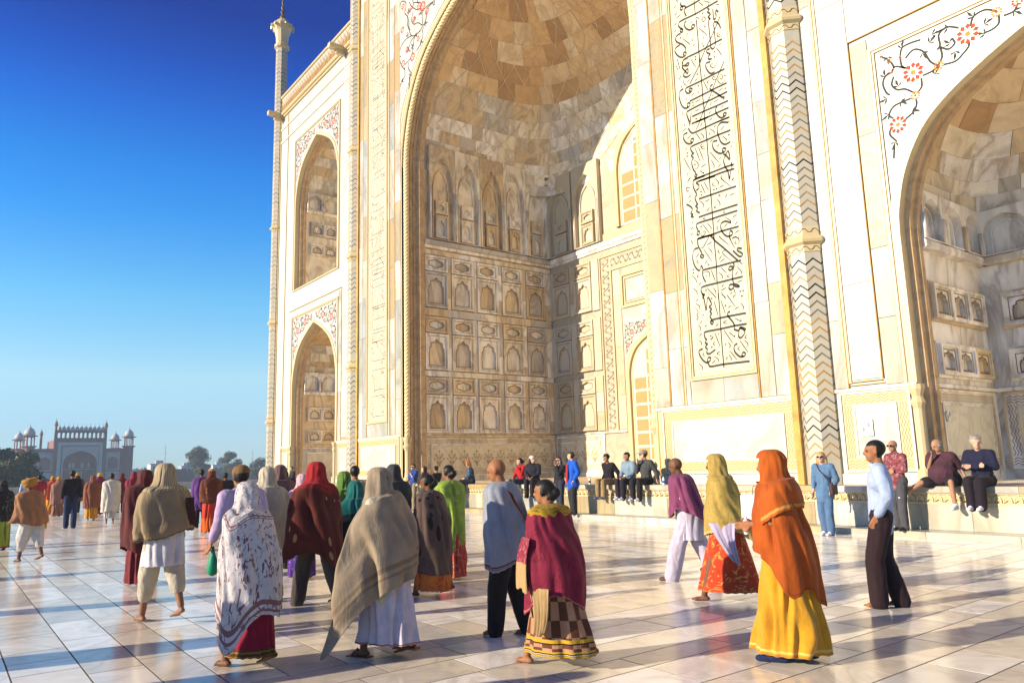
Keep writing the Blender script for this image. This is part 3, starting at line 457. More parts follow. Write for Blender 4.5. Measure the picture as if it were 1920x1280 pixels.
# jamb colonnettes under the rope
for sd in (1, -1):
    m = MB(); x = mx(-14.86, sd)
    m.lathe([(.20,PZ),(.20,1.15),(.15,1.2),(.13,1.4),(.13,2.3),(.18,2.42),(.22,2.5),(.16,2.62),(.2,2.78),(.2,2.92)], x, Y0+.18, 12); part(m, 'jamb_colonnette', FRAME, smooth=False)
# --- dados
def zig(q, a0, a1, b0, b1, wd, d, n=3, per=.16, vert=False):
    """nested zigzag lines filling a strip"""
    L = (b1-b0) if vert else (a1-a0); Wd = (a1-a0) if vert else (b1-b0)
    k = max(2, round(L/per)); per = L/k
    for j in range(n):
        c = Wd*(j+.5)/n; am = Wd/n*.36; pts = []
        for i in range(2*k+1):
            s = L*i/(2*k); o = c+(am if i % 2 else -am)
            pts.append((a0+o, b0+s) if vert else (a0+s, b0+o))
        q.ribbon(pts, wd, d)
def dado(M, a0, a1, b0, b1, bw=.32, dark=False, flat=False, panelmat=None, dd=.0, name='dado_panel'):
    q = PL(M); q.rect(a0, a1, b0, b1, 0, .02+dd); base = part(q, name, FRAME if not dark else IWAN)
    q = PL(M); q.ring(a0, a1, b0, b1, .05, .0, .05+dd); q.ring(a0+bw, a1-bw, b0+bw, b1-bw, .05, 0, .05+dd); part(q, 'dado_moulding', WALL if not dark else IWAN, base)
    q = PL(M); zb = bw-.10; g = .08
    zig(q, a0+g, a1-g, b1-bw+.03, b1-g, .016, .024+dd); zig(q, a0+g, a1-g, b0+g, b0+bw-.03, .016, .024+dd)
    zig(q, a0+g, a0+bw-.03, b0+bw, b1-bw, .016, .024+dd, vert=True); zig(q, a1-bw+.03, a1-g, b0+bw, b1-bw, .016, .024+dd, vert=True)
    part(q, 'border_inlay', OCHRE if not dark else plain('dark_border_inlay', (.17,.10,.05), .5, .3), base)
    q = PL(M); q.rect(a0+bw+.05, a1-bw-.05, b0+bw+.05, b1-bw-.05, 0, .035+dd); part(q, 'centre_slab', panelmat or PANELW, base)
    return base
for sd in (1, -1):
    a, b2 = sorted((mx(-14.45, sd), mx(-10.28, sd))); dado(FM, a, b2, 1.2, DT)
    q = PL(FM); mrect(q, sd, -14.66, -10.2, PZ, 1.17, 0, .06); part(q, 'base_course', WALL)
    q = PL(FM); mrect(q, sd, -14.66, -10.34, DT+.01, DT+.09, 0, .06); part(q, 'string_course', WALL)
# --- engaged columns with chevron inlay
TANIN = plain('tan_inlay', (.24,.18,.09), .6, .3)
def octpts(cx, cy, r, a0=R(22.5)): return [(cx+r*math.cos(a0+k*math.pi/4), cy+r*math.sin(a0+k*math.pi/4)) for k in range(8)]
def shaft(cx, cy, r, z0, z1, rings, step, name, single, zmax):
    m = MB(); m.lathe([(r, z0), (r, z1)], cx, cy, 8, R(22.5)); c = part(m, name, marble('marble_shaft', [(.40,.37,.29)], vein=(.34,.31,.24), vs=.8, vamt=.5))
    m = MB()
    for z in rings: m.lathe([(r+.02,z-.28),(r+.02,z-.12),(r+.11,z-.06),(r+.13,z),(r+.10,z+.06),(r+.02,z+.12),(r+.02,z+.34)], cx, cy, 8, R(22.5))
    part(m, 'collar', FRAME, c)
    # inlaid scroll bands next to the collars
    for z in rings:
        m = MB()
        for zc in (z-.2, z+.23):
            pts = []
            for k in range(49):
                an = R(22.5)+2*math.pi*k/48; rr = (r+.024)*math.cos(R(22.5))/max(.92, math.cos(((an-R(22.5)) % (math.pi/4))-math.pi/8)); pts.append((cx+rr*math.cos(an), cy+rr*math.sin(an), zc+.055*math.sin(k*math.pi/2+.8)))
            m.tube(pts, .011, 4)
        part(m, 'scroll_inlay', GREYIN, c)
    ver = octpts(cx, cy, (r+.004)); path = []
    for k in range(4, 9):                       # camera-facing half
        a = Vector(ver[k % 8]); b2 = Vector(ver[(k+1) % 8])
        path += [(a, 0), ((a+b2)/2, 1)]
    path.append((Vector(ver[9 % 8]), 0))
    def strip(mb, z, th=.042, am=.15):
        lo = [(p_.x, p_.y, z+am*t) for p_, t in path]; hi = [(p_.x, p_.y, z+am*t+th) for p_, t in path]; mb.rows([lo, hi])
    z = z0+.55; i = 0; acc = {}
    mats = [OCHRE, BLACK, GREYIN, BLACK, GREYIN, OCHRE, TANIN]
    tmpl = {}
    while z < z1-.3:
        if not any(abs(z+.1-q_) < .48 for q_ in rings):
            mt = rnd.choice(mats) if single else mats[i % 7]
            if single and z < zmax:
                if 'm' not in tmpl: m = MB(); strip(m, 0); tmpl['m'] = m
                m = MB(); m.add([(x, y, zz+z) for x, y, zz in tmpl['m'].v], tmpl['m'].f); part(m, 'chevron', mt, c)
            else: strip(acc.setdefault(mt.name, MB()), z)
        z += step; i += 1
    for k_, mb in acc.items(): o = part(mb, 'chevrons', MATS[k_], c); tag(o, kind='stuff')
    return c
shaft(-9.72, Y0+.17, .46, PZ, 33, [6.62, 12.3, 18, 23.7], .205, 'engaged_column', True, 13.2)
shaft(-34.58, Y0+.17, .46, PZ, 33, [6.62, 12.3, 18, 23.7], .25, 'engaged_column', False, 0)
cs = shaft(-46.25, Y0+.10, .38, PZ, 29.6, [4.6, 10.8, 17.0], .3, 'corner_shaft', False, 0)
m = MB(); m.lathe([(.38,29.5),(.5,29.6),(.5,29.75),(.4,29.85),(.42,30.3),(.5,30.75),(.66,31.1),(.7,31.2),(.62,31.3),(.42,31.55),(.2,31.75)], -46.25, Y0+.1, 12); part(m, 'lotus_capital', FRAME, cs)
m = MB()
for k in range(12):
    an = k*math.pi/6; m.tube([(-46.25+.68*math.cos(an), Y0+.1+.68*math.sin(an), 31.16), (-46.25+.74*math.cos(an), Y0+.1+.74*math.sin(an), 30.98)], [.11, .05], 6)
part(m, 'lotus_petal', FRAME, cs)
m = MB(); m.lathe([(.12,31.7),(.2,31.9),(.08,32.05),(.17,32.25),(.07,32.4),(.13,32.6),(.05,32.75),(.09,32.9),(.02,33.6)], -46.25, Y0+.1, 8); part(m, 'finial', plain('dark_bronze', (.12,.07,.05), .5, .3), cs)

# --- bays
def flower(q, x, z, r, d, col_, store):
    r *= 1.2; n = 10 if r > .1 else 6
    for k in range(n):
        an = 2*math.pi*k/n+.2; c, s = math.cos(an), math.sin(an); w_ = r*.22
        store.setdefault(col_, PL(q.M)).fan([(x+c*r*.42, z+s*r*.42), (x+c*r*.75-s*w_, z+s*r*.75+c*w_), (x+c*r, z+s*r), (x+c*r*.75+s*w_, z+s*r*.75-c*w_)], d)
    store.setdefault('y' if col_ == 'r' else 'r', PL(q.M)).fan([(x+r*.25*math.cos(t), z+r*.25*math.sin(t)) for t in [i*math.pi/3 for i in range(6)]], d)
def spandrel(M, par, tf, vine, leaf, flow, wd, ls):
    q = PL(M); store = {}
    for st in vine.split('|'):
        pts = [tf(*(float(t)/100 for t in g.split(','))) for g in st.split()]; q.ribbon(spl(pts, 5), wd, .026)
    for i, g in enumerate(leaf.split()):
        x, z = tf(*(float(t)/100 for t in g.split(',')))
        for an, L in ((i*2.4, 1.0), (i*2.4+.9, .75), (i*2.4-1.0, .6)):
            c, s = math.cos(an), math.sin(an); l = ls*L
            q.fan([(x, z), (x+c*l*.5-s*l*.2, z+s*l*.5+c*l*.2), (x+c*l, z+s*l), (x+c*l*.6+s*l*.1, z+s*l*.6-c*l*.1)], .0265)
    for g in flow.split():
        x, z, r, c = g.split(','); x, z = tf(float(x)/100, float(z)/100); flower(q, x, z, float(r)/100*min(1.2, ls/.19), .027, c, store)
    part(q, 'vine_inlay', GREEN, par)
    for k, qq in store.items(): tag(part(qq, 'flower_inlay', {'r': RED, 'o': ORANGE, 'y': ORANGE}[k], par), kind='stuff')
def niche_panel(M, w_, h_, kind):          # carved panel, local a in -w/2..w/2, b in 0..h, merged into one mesh
    q = PL(M)
    return q
PANELS = {}
LINED = plain('brown_outline', (.20,.12,.06), .6, .3)
def carved(M, a, b, w_, h_, kind, mat, par=None, name='carved_panel'):
    """a frame, a sunk field and a cusped niche inside it"""
    M0 = M; M = lambda a_, b_, d_: M0(a_, b_, d_+.09)      # stands proud so that the niche is really sunk
    q = PL(M); f = .07
    q.ring(a, a+w_, b, b+h_, f, -.09, .07); q.ring(a+f, a+w_-f, b+f, b+h_-f, .035, -.09, .035)
    i0, i1, j0, j1 = a+f+.035, a+w_-f-.035, b+f+.035, b+h_-f-.035; iw = i1-i0; ih = j1-j0; cx = (i0+i1)/2
    if kind == 'cart':                     # lobed cartouche
        cz = (j0+j1)/2; ax, az = iw*.42, ih*.36; hole = []
        for k in range(40):
            t = 2*math.pi*k/40; lob = 1-.16*abs(math.cos(3*t)); hole.append((cx+ax*math.cos(t)*lob*(1.0 if abs(math.cos(t)) < .97 else 1.12), cz+az*math.sin(t)*lob*1.1))
    elif kind == 'arch':
        hole = cusp(cx, iw*.40, j0+ih*.06, j0+ih*.50, ih*.40, 5, .17)
    else:
        hole = arch(cx, iw*.40, j0+ih*.60, ih*.32, j0+ih*.04)
    q.plate([(i0, j0), (i1, j0), (i1, j1), (i0, j1)], [hole], -.08, .012)
    o = part(q, name, mat, par)
    if par is None: q = PL(M); q.fan(hole, -.078); part(q, 'niche_field', mat, o)
    else: q = PL(M); q.fan(hole, -.078); fin(q.build('niche_field', mat), par)
    if par is None:
        q = PL(M); q.ribbon(hole+hole[:1], .035, .016); g_ = .004; q.ring(i0-g_, i1+g_, j0-g_, j1+g_, .022, .012, .017); part(q, 'panel_outline', LINED, o)
    return o
def niche(cx, hw, zb, zs, rise, depth, yb, par, par_name='niche', drows=(), dark=False, arc_z=None, left_only=False):
    """rectangular niche with a blocky pointed half vault: walls as one part, vault blocks as pieces"""
    xl, xr, yr = cx-hw, cx+hw, yb+depth
    LW = lambda a, b, d: (xl+d, a, b); RW = lambda a, b, d: (xr-d, a, b); BW = lambda a, b, d: (a, yr-d, b)
    m = MB(); m.add([(xl,yb+.2,zb),(xl,yr,zb),(xl,yr,zs),(xl,yb+.2,zs),(xr,yb+.2,zb),(xr,yr,zb),(xr,yr,zs),(xr,yb+.2,zs)], [(0,1,2,3),(5,4,7,6),(1,5,6,2),(0,4,5,1)])
    part(m, par_name+'_wall', IWAN, par)
    return LW, RW, BW
def vault(cx, hw, yf, yr, zs, rise, par, courses, cols, mat, backmat):
    dep = yr-yf; cache = {}
    def pt3(t, th):                          # t 0..1 up the arch, th 0 (right) .. pi (left)
        f = t*(len(ARCS)-1); i = min(int(f), len(ARCS)-2); k = f-i
        u = ARCS[i][0]*(1-k)+ARCS[i+1][0]*k; v_ = ARCS[i][1]*(1-k)+ARCS[i+1][1]*k
        n = 2+9*(1-t)**1.6; a = hw*(1-u); b2 = dep*(1-u**1.25*.98)
        key = (round(a, 5), round(b2, 5), round(n, 5))
        if key not in cache:                 # even spacing along a rounded-rectangle plan
            pts = []
            for i in range(25): an = math.pi/4*(i/24)**(n/2); pts.append((a*math.cos(an)**(2/n), b2*math.sin(an)**(2/n) if i else 0.0))
            for i in range(23, -1, -1): an = math.pi/2-math.pi/4*(i/24)**(n/2); pts.append((a*max(0, math.cos(an))**(2/n) if i else 0.0, b2*math.sin(an)**(2/n)))
            pts += [(-x_, y_) for x_, y_ in pts[::-1][1:]]; ln = [0]
            for i in range(len(pts)-1): ln.append(ln[-1]+math.dist(pts[i], pts[i+1]))
            cache[key] = (pts, ln)
        pts, ln = cache[key]; d = max(0, min(1, th/math.pi))*ln[-1]; i = min(bisect.bisect_right(ln, d)-1, len(pts)-2); f2 = (d-ln[i])/max(1e-9, ln[i+1]-ln[i])
        return Vector((cx+pts[i][0]*(1-f2)+pts[i+1][0]*f2, yf+pts[i][1]*(1-f2)+pts[i+1][1]*f2, zs+rise*v_))
    m = MB(); m.rows([[(lambda q_: q_+(q_-Vector((cx, yf, zs-1))).normalized()*.06)(pt3(i/24, math.pi*j/40)) for j in range(41)] for i in range(25)]); part(m, 'vault_shell', backmat, par)
    ribs = MB()
    for k in range(-10, 31):
        for sg in (1, -1):
            pts = [pt3(t, math.pi*(k/20+sg*.42*t)) for t in [i/20 for i in range(2, 20)] if 0.01 < k/20+sg*.42*t < .99]
            if len(pts) > 2: ribs.tube([q_+(Vector((cx, yf, zs))-q_).normalized()*.012 for q_ in pts], .014, 4)
    if hw > 5: part(ribs, 'vault_ribs', marble('marble_rib', [(.80,.66,.44)]), par)
    for c in range(courses):
        t0, t1 = c/courses, (c+1)/courses; n = max(4, int(cols*(1-.55*c/courses))); cut = [0]
        for j in range(1, n): cut.append((j+rnd.uniform(-.28, .28)+(.25 if c % 2 else 0))/n)
        cut.append(1)
        for j in range(n):
            a0, a1 = cut[j], cut[j+1]; g = .003; off = rnd.uniform(-.02, .012); rows = []
            for i in range(4):
                row = []
                for k in range(5):
                    q_ = pt3(t0+(t1-t0)*(i/3)*(1-2*g)+g*.1, math.pi*(a0+(a1-a0)*(g+(1-2*g)*k/4)))
                    ctr = Vector((cx, yf, zs)); q_ = q_+(ctr-q_).normalized()*off; row.append(q_)
                rows.append(row)
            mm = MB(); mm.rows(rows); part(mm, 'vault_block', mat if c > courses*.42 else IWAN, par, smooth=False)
def niche_arcade(M, a0, a1, n, z0, h, mat, par, name='blind_arch'):
    w_ = (a1-a0)/n; M0 = M; M = lambda a_, b_, d_: M0(a_, b_, d_+.17)
    for k in range(n):
        q = PL(M); c = a0+w_*(k+.5); hw = w_*.5
        o = arch(c, hw*.82, z0+h*.52, h*.36, z0+.03)
        q.plate([(a0+w_*k+.01, z0), (a0+w_*(k+1)-.01, z0), (a0+w_*(k+1)-.01, z0+h), (a0+w_*k+.01, z0+h)], [o], -.16, .06)
        q.fan(o, -.16)
        o2 = arch(c, hw*.62, z0+h*.50, h*.27, z0+.06); o3 = arch(c, hw*.54, z0+h*.50, h*.24, z0+.06)
        for pa, pb in ((o2, o3),): q.plate(pa, [pb], -.16, -.10)
        bq = part(q, name, mat, par)
        for zz0, zz1, kd in () if h < 2 else ((z0+.10, z0+h*.26, 'arch'), (z0+h*.28, z0+h*.42, 'cart')):
            carved(lambda a, b, d, M=M: M(a, b, d-.158), c-hw*.46, zz0, hw*.92, zz1-zz0, kd, mat, bq)
        q = PL(M)
        for s in (-1, 1):
            q.mb.tube([M(c+s*hw*.90, z0, .05), M(c+s*hw*.90, z0+h*.52, .05)], .05, 6)
        part(q, 'colonnette', mat, bq, smooth=True)
for bi, (cx, sd) in enumerate(BAYS):
    s = 1 if sd == 'r' else -1            # outer frame lines towards the portal
    tfm = (lambda x, z: (x, z)) if sd == 'r' else (lambda x, z: (2*XC-x, z))
    def bx(x): return mx(x, s)
    # facing slabs
    for a, b2, sp in ((-9.27, -9.02, 1), (-8.12, -7.72, 1)): mzone(BM, s, a, b2, 3.06, 10.95 if a > -9 else 24.4, 1.5, 3.2)
    mzone(BM, s, -8.86, -8.16, 3.22, 24.4, 2.2, 4.5, mat=PANELW)
    q = PL(BM)
    mrect(q, s, -9.01, -8.95, 3.06, 24.4, 0, .05); mrect(q, s, -8.93, -8.87, 3.16, 24.4, 0, .04); part(q, 'panel_frame', FRAME)
    q = PL(BM); mrect(q, s, -8.948, -8.932, 3.06, 24.4, 0, .052); mrect(q, s, -8.155, -8.135, 3.2, 11.07, 0, .05)
    mrect(q, s, -8.86, -8.16, 3.17, 3.19, 0, .045); mrect(q, s, -8.94, -8.1, 3.1, 3.115, 0, .045)
    a, b2 = sorted((bx(-8.155), 2*cx-bx(-8.155))); q.rect(a, b2, 11.06, 11.08, 0, .05)
    part(q, 'inlay_line', OCHRE)
    for lvl, (zb, zs) in enumerate(((PZ, BS), (12.33, 17.45))):
        ztop = zs+BR+.82
        fr = 3.27
        q = PL(BM); q.ring(cx-fr-.06, cx+fr+.06, zb+(2.1 if lvl == 0 else -.12), ztop, .07, 0, .07, bottom=lvl == 1); q.ring(cx-fr+.03, cx+fr-.03, zb+(2.1 if lvl == 0 else -.02), ztop-.09, .04, 0, .05, bottom=False); part(q, 'arch_frame', FRAME)
        q = PL(BM); q.ring(cx-fr+.012, cx+fr-.012, zb+(2.1 if lvl == 0 else 0), ztop-.072, .016, 0, .056, bottom=False); part(q, 'frame_line', plain('brown_line', (.25,.14,.05), .5, .3))
        # spandrel sheet and band round the arch
        q = PL(BM); arc = arch(cx, BH+.20, zs, BR+.16)
        q.plate([(cx-fr+.09, zs+.02)]+arc[1:-1]+[(cx+fr-.09, zs+.02), (cx+fr-.09, ztop-.15), (cx-fr+.09, ztop-.15)], [], 0, .02)
        spn = part(q, 'spandrel', PANELW)
        q = PL(BM); o1 = arch(cx, BH+.19, zs, BR+.15, zb+2.1 if lvl == 0 else zb); o3 = arch(cx, BH-.006, zs, BR-.006, zb+2.1 if lvl == 0 else zb)
        q.mb.rows([[q.M(a, b, .0) for a, b in o1], [q.M(a, b, .045) for a, b in o1], [q.M(a, b, .045) for a, b in o3], [q.M(a, b, -.24) for a, b in o3]]); part(q, 'arch_band', FRAME)
        dz = 0 if lvl == 0 else 11.2
        for sgn in (1, -1):
            spandrel(BM, spn, (lambda x, z, sgn=sgn, dz=dz: ((cx+sgn*((x)-(-4.37))), z+dz)), VINE, VLEAF, VFLOW, .042, .2)
        # niche
        xl, xr, yr = cx-BH-.0, cx+BH+.0, Y1+3.85
        LW, RW, BW = niche(cx, BH, zb, zs+1.12, BR, 3.85, Y1, maus, 'niche')
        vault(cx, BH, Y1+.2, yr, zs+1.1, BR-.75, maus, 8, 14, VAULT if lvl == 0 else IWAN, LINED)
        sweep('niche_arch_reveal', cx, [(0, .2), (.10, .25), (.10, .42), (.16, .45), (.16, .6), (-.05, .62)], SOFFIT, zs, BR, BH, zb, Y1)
        for Mw, a0, a1 in ((LW, Y1+.62, yr-.1), (BW, xl+.15, xr-.15), (RW, Y1+.62, yr-.1)):
            if sd == 'l' and Mw is RW: continue
            if sd == 'r' and Mw is RW: continue
            n = 3 if Mw is not BW else 5
            z1 = zb+2.05
            if lvl == 0:
                dado(Mw, a0, a1, zb+.22, zb+2.0, .30, dark=True, panelmat=marble('marble_niche_panel', [(.66,.60,.47)], vein=(.35,.32,.22), vs=1.4, vamt=.5, blotch=(.45,.45,.30), bamt=.3))
                q = PL(Mw); q.rect(a0-.3, a1+.1, zb+2.02, zb+2.12, 0, .08, .02); part(q, 'string_course', IWAN)
            for r0, r1 in ((zb+2.25, zb+3.05), (zb+3.5, zb+4.4)):
                if r1 > zs+.2: continue
                q = PL(Mw); q.ring(a0+.25, a1-.15, r0, r1, .06, 0, .07); part(q, 'panel_border', IWAN)
                w_ = (a1-.15-a0-.25-.12)/n
                for k in range(n): carved(Mw, a0+.31+k*w_, r0+.06, w_, r1-r0-.12, 'arch', IWAN)
            q = PL(Mw); q.rect(a0, a1+.1, zs-.22, zs-.03, 0, .24, .03); part(q, 'string_course', IWAN)
            niche_arcade(Mw, a0, a1, n, zs-.02, 1.12, IWAN, maus)
    a, b2 = sorted((bx(-9.2), bx(-7.62))); dado(BM, a, b2, 1.2, DT+.02, .30)
    a, b2 = sorted((2*cx-bx(-9.2), 2*cx-bx(-7.62))); dado(BM, a, b2, 1.2, DT+.02, .30)
    q = PL(BM); mrect(q, s, -9.28, -7.46, PZ, 1.17, 0, .06); mrect(q, s, -9.28, -7.46, DT+.03, DT+.1, 0, .06); part(q, 'base_course', WALL)
    a, b2 = sorted((2*cx-bx(-9.28), 2*cx-bx(-7.46))); q = PL(BM); q.rect(a, b2, PZ, 1.17, 0, .06); q.rect(a, b2, DT+.03, DT+.1, 0, .06); part(q, 'base_course', WALL)
    for s2 in (-1, 1):                    # small corner colonnettes of the lower arch
        m = MB(); m.lathe([(.16,PZ),(.16,1.2),(.10,1.28),(.10,2.5),(.15,2.62),(.10,2.75),(.16,2.9),(.16,3.0)], cx+s2*(BH+.02), Y1-.04, 10); part(m, 'jamb_colonnette', FRAME)
    # cornice, parapet frieze and spouts
    a0, a1 = (-46.0, -35.02) if sd == 'l' else (-9.28, 2)
    q = PL(BM); q.rect(a0, a1, 22.6, 22.72, 0, .05); q.rect(a0, a1, 23.5, 23.6, 0, .05); part(q, 'string_course', WALL)
    q = PL(BM); q.rect(a0, a1, 24.42, 24.62, 0, .22, .05); q.rect(a0, a1, 24.3, 24.42, 0, .10); q.rect(a0, a1, 25.78, 25.92, 0, .10, .03); part(q, 'cornice', FRAME)
    q = PL(BM); n = int((a1-a0)/.36)
    for k in range(n):
        c = a0+(a1-a0)*(k+.5)/n; hw = (a1-a0)/n*.42
        q.ribbon([(c-hw, 24.68), (c-hw, 25.2), (c-hw*.6, 25.5), (c, 25.7), (c+hw*.6, 25.5), (c+hw, 25.2), (c+hw, 24.68)], .05, .03)
        q.fan([(c-hw*.4, 24.8), (c+hw*.4, 24.8), (c+hw*.4, 25.1), (c, 25.4), (c-hw*.4, 25.1)], .028)
    part(q, 'parapet_frieze', OCHRE)
    for xs in ((a0+.35, a1-1.0)):
        m = MB(); m.box(xs-.16, xs+.16, Y1-1.0, Y1-.05, 24.35, 24.62); m.box(xs-.10, xs+.10, Y1-.6, Y1-.05, 24.12, 24.35); part(m, 'water_spout', FRAME)
# left corner of the left bay: strips beside the corner shaft
q = PL(BM); q.rect(-45.85, -45.78, PZ, 24.3, 0, .06); q.rect(-44.6, -44.54, PZ, 24.3, 0, .05); part(q, 'edge_strip', FRAME)
# --- portal spandrels
q = PL(FM); fr = 8.55; arc = arch(XC, AH+.5, AS, AR+.35)
q.plate([(XC-fr, AS+1.6)]+[t for t in arc if t[1] > AS+1.6]+[(XC+fr, AS+1.6), (XC+fr, 25.2), (XC-fr, 25.2)], [], 0, .022); spn = part(q, 'spandrel', PANELW)
for sgn in (1, -1):
    tfm = (lambda x, z: (x, z)) if sgn > 0 else (lambda x, z: (2*XC-x, z))
    spandrel(FM, spn, tfm, MVINE, MLEAF, MFLOW, .05, .30)
    spandrel(FM, spn, (lambda x, z, sgn=sgn: (XC-sgn*(-(x+4.37)*2.2), 22.75+(z-9.85)*2.0)), VINE, VLEAF, VFLOW, .05, .3)
q = PL(FM); q.ring(XC-fr-.07, XC+fr+.07, 3.05, 25.4, .05, 0, .05, bottom=False); part(q, 'arch_frame', FRAME)
q = PL(FM); q.ring(XC-fr, XC+fr, 3.05, 25.3, .03, 0, .04, bottom=False); part(q, 'frame_line', OCHRE)
q = PL(FM); q.rect(-35, -9.3, 31.4, 31.7, 0, .25, .05); q.rect(-35, -9.3, 32.9, 33.1, 0, .12); part(q, 'portal_cornice', FRAME)

# --- interior of the great portal
HW = 7.2; XL, XR, YF, YR = XC-HW, XC+HW, Y0+.95, 24.8
LW = lambda a, b, d: (XL+d, a, b); RW = lambda a, b, d: (XR-d, a, b); BW = lambda a, b, d: (a, YR-d, b)
m = MB(); m.add([(XL,YF,PZ),(XL,YR,PZ),(XL,YR,AS+.1),(XL,YF,AS+.1),(XR,YF,PZ),(XR,YR,PZ),(XR,YR,AS+.1),(XR,YF,AS+.1),(XL,Y0-.1,PZ-.002),(XR,Y0-.1,PZ-.002),(XR,YR,PZ-.002),(XL,YR,PZ-.002)], [(0,1,2,3),(5,4,7,6),(8,9,10,11)]); part(m, 'portal_inner_wall', IWAN)
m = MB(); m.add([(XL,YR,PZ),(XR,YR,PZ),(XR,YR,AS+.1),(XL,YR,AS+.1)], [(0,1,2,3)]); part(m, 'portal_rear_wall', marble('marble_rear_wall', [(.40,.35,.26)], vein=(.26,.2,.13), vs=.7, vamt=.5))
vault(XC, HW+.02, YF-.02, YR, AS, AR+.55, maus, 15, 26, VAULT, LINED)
VINED = marble('marble_flower_dado', [(.70,.62,.45)], vein=(.42,.34,.20), vs=2.2, vamt=.7, blotch=(.5,.42,.26), bamt=.4, bscale=3.2)
def flower_relief(M, a0, a1, b0, b1, par):
    q = PL(M); n = int((a1-a0)/.62)
    for k in range(n):
        c = a0+(a1-a0)*(k+.5)/n; h = b1-b0
        for st, bend in ((.9, 0), (.7, .16), (.7, -.16), (.5, .24), (.5, -.24)):
            pts = spl([(c, b0+.05), (c+bend*.5, b0+h*st*.5), (c+bend, b0+h*st*.85)], 4); q.ribbon(pts, .018, .045)
            x, z = pts[-1]; q.fan([(x+.055*math.cos(t*math.pi/3), z+.055*math.sin(t*math.pi/3)) for t in range(6)], .05)
        for s in (-1, 1):
            for zz in (.2, .42): q.fan([(c, b0+h*zz), (c+s*.10, b0+h*(zz+.02)), (c+s*.17, b0+h*(zz+.14)), (c+s*.05, b0+h*(zz+.08))], .045)
    part(q, 'flower_relief', plain('relief_tan', (.45,.34,.18), .5, .25), par)
def facing(M, a0, a1, b0, b1, n, h0, h1, mat):
    zone(M, a0, a1, b0, b1, h0, h1, mat, .012, n, 'wall_block')
for Mw, a0, a1 in ((LW, YF+.02, YR-.05), (RW, YF+.02, YR-.05)):
    base = dado(Mw, a0, a1, 1.15, 2.9, .30, dark=True, panelmat=VINED); flower_relief(Mw, a0+.4, a1-.4, 1.55, 2.5, base)
    q = PL(Mw); q.rect(a0, a1, PZ, 1.14, 0, .08); q.rect(a0, a1, 2.91, 3.0, 0, .09, .02); part(q, 'string_course', IWAN)
    if Mw is RW: continue
    c5 = [17.2, 18.65, 20.1, 21.6, 23.1]; w_ = 1.22
    for r0, r1 in ((3.1, 5.6), (5.95, 8.4), (8.85, 11.3)):
        for k, c in enumerate(c5):
            carved(Mw, c, r0, w_, (r1-r0)*.68, 'arch', IWAN); carved(Mw, c, r0+(r1-r0)*.70, w_, (r1-r0)*.30, 'cart', IWAN)
        for k in range(6):                 # ashlar between and above the panels
            aa = a0 if k == 0 else c5[k-1]+w_+.01; bb = c5[k]-.01 if k < 5 else a1
            if bb-aa > .08: zone(Mw, aa, bb, r0-.04, r1+.04, .9, 1.6, IWAN, .10, 1, 'wall_block')
        q0 = a0
        while q0 < a1-.2:
            q1 = min(a1, q0+rnd.uniform(.9, 2.2)); q = PL(Mw); nx = {3.1: 5.95, 5.95: 8.85, 8.85: 11.62}[r0]; q.rect(q0+.003, q1-.003, r1+.05, nx-.05, 0, .11, .006); part(q, 'wall_block', IWAN); q0 = q1
    q = PL(Mw); q.rect(a0, a1, 11.65, 11.8, 0, .16, .02); q.rect(a0, a1, 11.8, 12.05, 0, .24, .04); part(q, 'string_course', IWAN)
    niche_arcade(Mw, a0+.25, a1-.1, 5, 12.1, 4.6, IWAN, maus)
# rear wall
base = dado(BW, XL+.1, -25.75, 1.15, 2.9, .30, dark=True, panelmat=VINED); flower_relief(BW, XL+.5, -26.15, 1.55, 2.5, base)
base = dado(BW, XC*2+25.75, XR-.1, 1.15, 2.9, .30, dark=True, panelmat=VINED)
q = PL(BW); q.rect(XL, -24.2, PZ, 1.14, 0, .08); q.rect(XL, -24.2, 2.91, 3.0, 0, .09, .02); q.rect(XL, XR, 11.65, 11.8, 0, .08, .02); q.rect(XL, XR, 11.8, 12.05, 0, .14, .04); part(q, 'string_course', IWAN)
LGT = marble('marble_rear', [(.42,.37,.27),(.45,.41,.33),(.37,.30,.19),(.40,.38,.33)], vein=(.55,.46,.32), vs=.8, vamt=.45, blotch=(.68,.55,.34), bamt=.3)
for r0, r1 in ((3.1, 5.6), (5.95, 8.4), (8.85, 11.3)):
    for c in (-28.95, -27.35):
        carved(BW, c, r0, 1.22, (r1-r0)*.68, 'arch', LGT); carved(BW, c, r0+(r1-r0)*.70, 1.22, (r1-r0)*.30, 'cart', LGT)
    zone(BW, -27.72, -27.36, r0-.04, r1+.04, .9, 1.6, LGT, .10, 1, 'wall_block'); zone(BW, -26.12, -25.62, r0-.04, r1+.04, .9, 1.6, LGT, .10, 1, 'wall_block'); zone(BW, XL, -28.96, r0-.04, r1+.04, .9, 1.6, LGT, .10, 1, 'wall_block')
q = PL(BW); q.ring(-25.6, 2*XC+25.6, 3.05, 11.35, .07, 0, .06, bottom=False); q.ring(-24.85, 2*XC+24.85, 3.05, 10.6, .06, 0, .06, bottom=False); part(q, 'door_border_frame', FRAME)
q = PL(BW)
